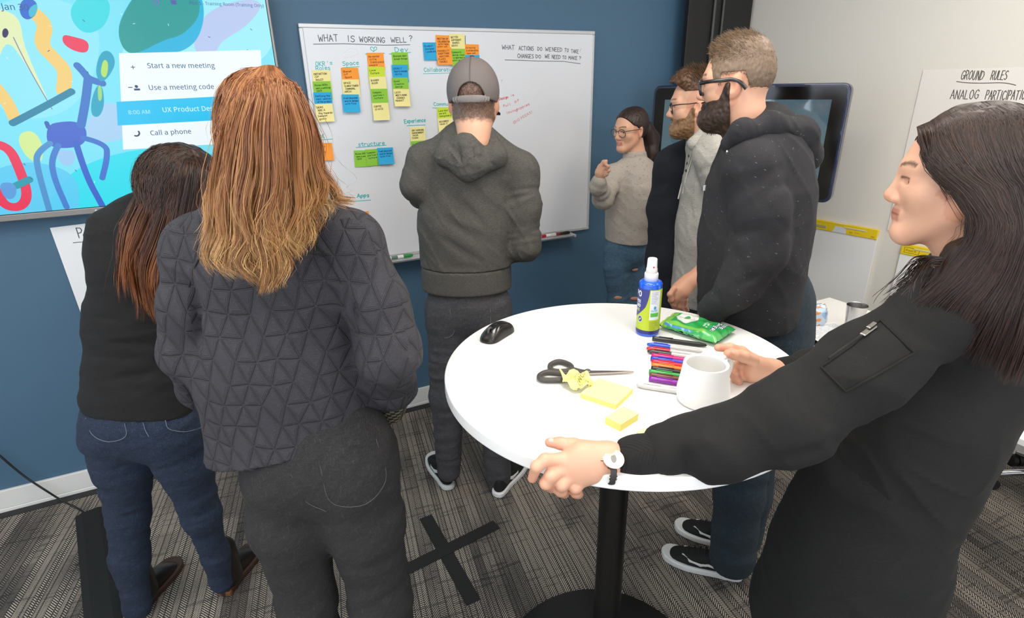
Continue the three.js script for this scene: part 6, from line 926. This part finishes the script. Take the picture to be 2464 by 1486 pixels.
// ---------------------------------------------------------------- woman in the bomber jacket at the table
{
  const L = .97, pr = person('person in a black bomber jacket and wristwatch holding the mug and the table edge', at(2060, 1420, L).setY(0)); pr.front = dv(-.85, .53); pr.side = dv(.53, .85); const n = pr.front;
  pr.neckBase = at(2335, 660, L);
  const torso = [...chain([[2345, 715, L, 95], [2300, 830, L, 178], [2200, 1000, L, 196], [2140, 1150, L, 204]], { n, s: 1.2, k: .07 }), bn([2250, 742, L - .1, 76], [2335, 690, L, 78], { k: .07 }), bn([2335, 690, L, 78], [2370, 705, L + .12, 60], { k: .06 })];
  const la = chain([[2245, 760, L - .11, 92], [2070, 890, L - .12, 94], [1880, 1015, L - .13, 96], [1740, 1062, L - .125, 84], [1610, 1086, L - .12, 62]], { k: .04, fold: [.006, 12, 6] });
  const cuffL = chain([[1600, 1090, L - .12, 56], [1530, 1101, L - .12, 49], [1490, 1108, L - .12, 44]], { k: .02 });
  const ra = chain([[2340, 735, L + .13, 58], [2130, 868, L + .2, 50], [1965, 885, L + .21, 44], [1935, 888, L + .21, 42]], { k: .03, fold: [.004, 14, 6] });
  const cuffR = chain([[1950, 887, L + .21, 40], [1872, 893, L + .205, 32]], { k: .02 });
  const jm = cloth(fleck(512, [22, 20, 18], 8, [[60, 'rgba(120,112,104,.5)', 3, 1, .2]]), { sheen: .3, sheenC: '#6a625a', bs: .0004 }), rib = cloth(fleck(256, [19, 17, 16], 6, []), { bump: pixelTex(64, 64, (x) => { const v = 128 + 110 * Math.sin(x * .785); return [v, v, v]; }, false, [24, 24]), bs: .0016 });
  const all = [...torso, ...la, ...ra];
  const sh = [folds(.007, 3.2, 6, 41, 3), crease([2000, 1060, L - .2], [1850, 1120, L - .2], .016, .008), crease([1640, 1030, L - .18], [1650, 1150, L - .16], .010, .012), crease([1690, 1010, L - .18], [1700, 1150, L - .16], .014, -.008), crease([1840, 930, L - .2], [1860, 990, L - .22], .010, .012), crease([2130, 770, L - .2], [2230, 720, L - .2], .016, .010), crease([2000, 1075, L - .14], [2130, 985, L - .16], .02, .014)];
  garment(pr, 'jacket', all, jm, { h: .0075, disp: sh, cuts: [levelCut(at(2150, 1290, L).y, true)], ck: .02 });
  garment(pr, 'cuff', cuffL, rib, { h: .005, cuts: [planeCut(at(1484, 1060, L - .12), at(1484, 1060, L), at(1488, 1160, L - .12), at(1600, 1090, L - .12))] });
  garment(pr, 'cuff', cuffR, rib, { h: .005, cuts: [planeCut(at(1864, 850, L + .2), at(1866, 850, L + .3), at(1866, 940, L + .2), at(1940, 890, L + .2))] });
  { const nb = pr.neckBase.clone().addScaledVector(RIGHT, .02); garment(pr, 'collar', [bone(nb.clone().setY(nb.y - .05), nb.clone().setY(nb.y + .03), .082, .066, { k: .02 })], rib, { h: .006, cuts: [levelCut(nb.y + .022)] }); }
  // sleeve pocket: raised patch with a zip along its edge
  const jf = union(all), dispd = (x, y, z) => jf(x, y, z) + sh.reduce((a, g) => a + g(x, y, z), 0), on = caster(dispd, .4), seamM = std('#14120f', .9);
  const edge = [[2118, 768], [2200, 848], [2120, 896], [2036, 942], [1976, 882], [2050, 830], [2118, 768]];
  for (let i = 1; i < edge.length; i++) { const q = []; for (let k = 0; k <= 6; k++) q.push(on(mix(edge[i - 1][0], edge[i][0], k / 6), mix(edge[i - 1][1], edge[i][1], k / 6), .001)); pr.add('pocket_seam', tubeAlong(q, .0022, 24, 6), seamM); }
  const zp = []; for (let k = 0; k <= 24; k++) { const t = k / 24; zp.push(on(mix(1995, 2075, t), mix(862, 806, t), .002)); }
  pr.add('zip_tape', tubeAlong(zp, .003, 48, 8), std('#15130f', .8));
  const teeth = []; for (let k = 0; k < 24; k++) { const p = zp[k]; teeth.push(rbox(.0022, .0014, .0022, .0005, 1).translate(p.x, p.y + .0022, p.z)); } pr.add('zip_teeth', mergeGeometries(teeth), std('#a89a80', .3, { metalness: .9 }));
  const z0 = on(2074, 806, .005), z1 = on(2106, 783, .006), zd = z1.clone().sub(z0); { const sl = rbox(zd.length(), .004, .010, .0018), q = new THREE.Quaternion().setFromUnitVectors(V(1, 0, 0), zd.clone().normalize()); sl.applyQuaternion(q).translate(...z0.clone().add(z1).multiplyScalar(.5).toArray()); pr.add('zip_slider', sl, std('#c9c4bb', .2, { metalness: 1 })); const s2 = rbox(zd.length() * .55, .003, .007, .001); s2.applyQuaternion(q).translate(...z0.clone().lerp(z1, .72).add(V(0, .005, -.001)).toArray()); pr.add('zip_pull', s2, std('#d8d3ca', .18, { metalness: 1 })); }
  const tr = [...chain([[2125, 1150, L, 204], [2058, 1330, L, 206], [2000, 1460, L, 212]], { n, s: 1.2, k: .06 }), ...chain([[2040, 1460, L - .06, 150], [1950, 1750, L - .06, 90], [1960, 2100, L - .05, 60]], { k: .04 }), ...chain([[2020, 1460, L + .1, 140], [1960, 1750, L + .1, 90], [2010, 2100, L + .1, 60]], { k: .04 })];
  garment(pr, 'trousers', tr, cloth(fleck(256, [17, 16, 15], 6, []), { sheen: .2, sheenC: '#6a625a' }), { h: .009, disp: [folds(.006, 3, 4, 44), crease([1975, 1270, L - .2], [2060, 1400, L - .24], .014, .012)], cuts: [levelCut(.05, true)] });
  for (const q of [-.06, .11]) { const a = at(1985, 2100, L + q).setY(0).addScaledVector(n, -.07); shoe(pr, a, a.clone().add(n), { soleC: '#2a2a2a', upC: '#1a1a1a', len: .25 }); }
  const head = makeHead([2309, 436, .90], dv(-.86, .5, .0), dv(-.0, .0, 1), .92, { fem: 1, browColor: '#2c1c14', nose: .001 });
  // hand on the table edge
  const Z = L - .97, hl = .845;
  const handL = [bone(at(1500, 1107, hl + .006), at(1462, 1104, hl), .026, .0265, { k: .015 }), bone(at(1462, 1094, hl), at(1400, 1094, hl - .004), .022, .024, { k: .02 }), bone(at(1462, 1118, hl - .004), at(1398, 1126, hl - .010), .022, .022, { k: .02 }), bone(at(1410, 1100, hl - .004), at(1352, 1110, hl - .010), .022, .0145, { k: .02 }), bone(at(1410, 1122, hl - .01), at(1362, 1138, hl - .014), .02, .014, { k: .02 }), bone(at(1420, 1135, hl - .01), at(1395, 1153, hl - .016), .019, .013, { k: .02 }),
    ...finger([[1350, 1106, hl - .012], [1312, 1106, hl - .020], [1291, 1122, hl - .028], [1281, 1150, hl - .020]], .0125, .0085), ...finger([[1356, 1128, hl - .016], [1326, 1144, hl - .030], [1314, 1162, hl - .030], [1326, 1172, hl - .014]], .0125, .010), ...finger([[1372, 1143, hl - .018], [1352, 1165, hl - .030], [1350, 1180, hl - .022], [1358, 1186, hl - .008]], .012, .0095), ...finger([[1397, 1154, hl - .016], [1385, 1172, hl - .026], [1386, 1184, hl - .018], [1392, 1188, hl - .006]], .011, .009),
    ...finger([[1420, 1084, hl + .004], [1380, 1071, hl + .014], [1348, 1066, hl + .020], [1322, 1064, hl + .022]], .015, .0085)];
  const rosy = hex('#cf8268'), tipL = [at(1285, 1145, hl - .02), at(1320, 1166, hl - .02), at(1350, 1180, hl - .02), at(1388, 1183, hl - .02), at(1325, 1064, hl + .02)];
  const warm = (pts) => (x, y, z) => { let e = 0; for (const p of pts) e = Math.max(e, sstep(.032, .006, Math.hypot(x - p.x, y - p.y, z - p.z))); return SKIN.clone().lerp(rosy, e * .4); };
  // hand round the mug handle
  const hr = 1.135, hcl = MUG.c.clone().addScaledVector(MUG.hd, MUG.R0 + .034), gy = (v) => MUG.c.y + MUG.top * v;
  const handR = [bone(at(1895, 893, L + .205), at(1852, 894, hr + .03), .026, .025, { k: .015 }), bone(at(1852, 888, hr + .03), at(1808, 876, hr), .023, .024, { k: .02 }), bone(at(1850, 902, hr + .03), at(1806, 898, hr + .002), .02, .021, { k: .02 }),
    ...finger([[1808, 862, hr + .004], [1785, 845, hr - .006], [1756, 836, hr - .02], [1728, 836, hr - .03]], .0125, .0085), ...finger([[1812, 866, hr - .018], [1790, 858, hr - .03], [1768, 853, hr - .042], [1752, 850, hr - .048]], .0135, .0095),
    ...finger([[1800, 884, hr + .006], [1776, 878, hr + .002], [1762, 886, hr - .004], [1768, 896, hr - .014]], .012, .009), ...finger([[1800, 896, hr + .006], [1778, 894, hr + .002], [1766, 902, hr - .004], [1772, 910, hr - .014]], .0115, .0085), ...finger([[1804, 906, hr + .004], [1784, 906, hr], [1772, 914, hr - .006], [1778, 919, hr - .014]], .0105, .008)];
  makeBody(pr, head, [...all, ...cuffL, ...cuffR, ...tr], [{ prims: handL, h: .0026, color: warm(tipL) }, { prims: handR, h: .0026, color: warm([at(1730, 836, hr - .03), at(1752, 850, hr - .05), at(1768, 900, hr - .01)]) }], '#4a3222');
  // nails
  const nailM = phys('#e2aa98', .25), nail = (a, b, up) => { const A = at(...a), B = at(...b), dir = B.clone().sub(A).normalize(), g = new THREE.SphereGeometry(1, 16, 10).scale(.0062, .0016, .0048), x = dir, y = up.clone().addScaledVector(dir, -up.dot(dir)).normalize(), z = x.clone().cross(y); g.applyMatrix4(new THREE.Matrix4().makeBasis(x, y, z)).translate(...B.toArray()); g.translate(y.x * .0082, y.y * .0082, y.z * .0082); pr.add('nail', g, nailM); };
  nail([1348, 1066, hl + .020], [1326, 1064, hl + .022], dv(0, -.5, 1)); nail([1768, 853, hr - .042], [1758, 851, hr - .046], dv(.1, -.7, .9));
  // wristwatch
  const wc = at(1474, 1109, hl - .022), wd = at(1500, 1107, hl).sub(at(1440, 1104, hl)).normalize(), wn = V(0, EYE, 0).sub(wc).normalize().multiplyScalar(.6).add(V(0, .6, 0)).normalize(), wt = new THREE.Group(); wt.name = 'wristwatch'; { const x = wd, z0 = x.clone().cross(wn).normalize(), y = z0.clone().cross(x).normalize(); wt.applyMatrix4(new THREE.Matrix4().makeBasis(x, y, z0).setPosition(wc.clone().addScaledVector(y, .006).sub(pr.base))); }
  const gold = std('#d3b4a2', .18, { metalness: 1 }); part(wt, 'case', new THREE.CylinderGeometry(.0185, .0185, .007, 40), gold); part(wt, 'crown', new THREE.CylinderGeometry(.0024, .0024, .004, 14).rotateZ(Math.PI / 2), gold, V(-.0205, 0, .002));
  const face = canvasTex(128, 128, (g) => { g.fillStyle = '#eceef2'; g.fillRect(0, 0, 128, 128); g.strokeStyle = '#9aa0aa'; g.lineWidth = 4; for (let i = 0; i < 12; i++) { const a = i * Math.PI / 6; g.beginPath(); g.moveTo(64 + Math.cos(a) * 44, 64 + Math.sin(a) * 44); g.lineTo(64 + Math.cos(a) * 54, 64 + Math.sin(a) * 54); g.stroke(); } g.strokeStyle = '#6a6e78'; g.beginPath(); g.moveTo(64, 64); g.lineTo(64, 26); g.moveTo(64, 64); g.lineTo(88, 74); g.stroke(); });
  part(wt, 'dial', new THREE.CylinderGeometry(.0162, .0162, .0008, 40), std('#ffffff', .3, { map: face }), V(0, .0037, 0)); part(wt, 'crystal', new THREE.CylinderGeometry(.0165, .0168, .0012, 40), phys('#ffffff', .02, { transmission: 1, thickness: 0 }), V(0, .0048, 0));
  const st = []; for (let i = 0; i <= 24; i++) { const a = i / 24 * Math.PI * 2; st.push(V(0, -.026 + Math.cos(a) * .029, Math.sin(a) * .030)); } const sbn = st.slice(1).map((p, i) => bone(st[i], p, .0065, .0065, { n: V(0, Math.cos((i + .5) / 24 * Math.PI * 2), Math.sin((i + .5) / 24 * Math.PI * 2)), s: 4, k: .002 })); part(wt, 'strap', polygonize(union(sbn), boundsOf(sbn, .006), .0028, 3), std('#3a3634', .6)); pr.t.add(wt);
  // earring
  { const e = head.wp(.087, -.036, -.012); pr.add('earring', new THREE.CylinderGeometry(.004, .004, .016, 14).translate(e.x, e.y, e.z), std('#d9d6d0', .15, { metalness: 1 })); }
  // hair combed back from the forehead over the shoulder
  const hp = (a, b, d) => head.wp(a, b < -.05 ? -.05 + (b + .05) * 1.25 : b, d), off = (p, k) => p;
  const G = [];
  for (let i = 0; i < 9; i++) {
    const t = i / 8, z0 = mix(.086, -.05, t), cx = mix(.010, .006, t);       // parting on the crown, front to back
    const top = hp(cx, .116 - .028 * ((z0 + .01) / .1) ** 2 - .002, z0 * .92), g = [top];
    g.push(hp(mix(.046, .05, t), mix(.084, .1, t), mix(.078, -.075, t)), hp(mix(.068, .078, t), mix(.045, .056, t), mix(.060, -.092, t)), hp(mix(.080, .082, t), mix(.0, .0, t), mix(.002, -.11, t)), hp(mix(.088, .082, t), mix(-.05, -.06, t), mix(-.034, -.116, t)), hp(mix(.088, .083, t), mix(-.11, -.13, t), mix(-.016, -.13, t)), hp(mix(.092, .085, t), mix(-.155, -.19, t), mix(.02, -.145, t)), hp(mix(.085, .08, t), mix(-.195, -.27, t), mix(.05, -.15, t)));
    G.push(g);
  }
  const mass = [ball(hp(0, .032, -.022), .080, .080, .098, { k: .04, q: new THREE.Quaternion().setFromRotationMatrix(new THREE.Matrix4().makeBasis(head.x, head.y, head.z)) })];
  for (const [i, g] of G.entries()) for (let k = 1; k < 7; k++) { if (i < 2 && k < 3) continue; const c0 = g[k - 1].clone().lerp(head.wp(0, -.03, -.05), .16), c1 = g[k].clone().lerp(head.wp(0, -.09, -.06), .14); mass.push(bone(c0, c1, .020, k > 5 ? .010 : .019, { k: .03 })); }
  for (let i = 0; i < 4; i++) mass.push(bone(hp(-.06 + .03 * i, -.02, -.105), hp(-.06 + .03 * i, -.2, -.125), .035, .025, { k: .04 }));
  const faceCut = (X, Y, Z) => { const [a, b, d] = head.loc(X, Y, Z); const line = b > .03 ? mix(.058, .094, sstep(.03, .1, b)) : b > -.02 ? mix(-.022, .058, sstep(-.02, .03, b)) : b > -.075 ? -.022 : mix(.02, -.022, sstep(-.105, -.075, b)); return d - line - .02 * sstep(.06, .02, Math.abs(a)) * sstep(.04, .08, b) * .3; };
  const massU = union(mass), hf = (x, y, z) => smax(massU(x, y, z) + .002 * noise3(x * 60, y * 16, z * 60), faceCut(x, y, z), .008);
  pr.add('hair', tint(polygonize((x, y, z) => hf(x, y, z), boundsOf(mass), .0055, 1.5), (x, y, z) => hex('#24160f').lerp(hex('#38251b'), noise3(x * 90, y * 12, z * 90) * .5 + .5)), hairM);
  pr.add('hair_strands', strands(G, 7500, { colors: ['#2c1c14', '#352218', '#281812', '#40291d', '#2f1e16'], tips: ['#2a1913', '#33201a', '#24150f', '#3e281d'], jitter: .007, wave: .003, freq: 7, r: .0007, clumps: 160, spread: .08, seg: 20, short: .8, fly: 0, surf: massU, layer: .004 }), hairM);
  const W = [[hp(.088, -.10, -.006), at(2230, 620, .84), at(2190, 660, .80), at(2165, 700, .79), at(2145, 735, .79)], [hp(.088, -.11, -.01), at(2240, 640, .835), at(2205, 680, .80), at(2180, 700, .79), at(2125, 730, .79)]];
  pr.add('hair_wisps', strands(W, 60, { colors: ['#1f130e', '#33211a'], jitter: .012, wave: .006, freq: 6, r: .0007, clumps: 12, spread: .6, seg: 18, short: .6, fly: 0 }), hairM);
}

shade(scene);
renderer.render(scene, camera);
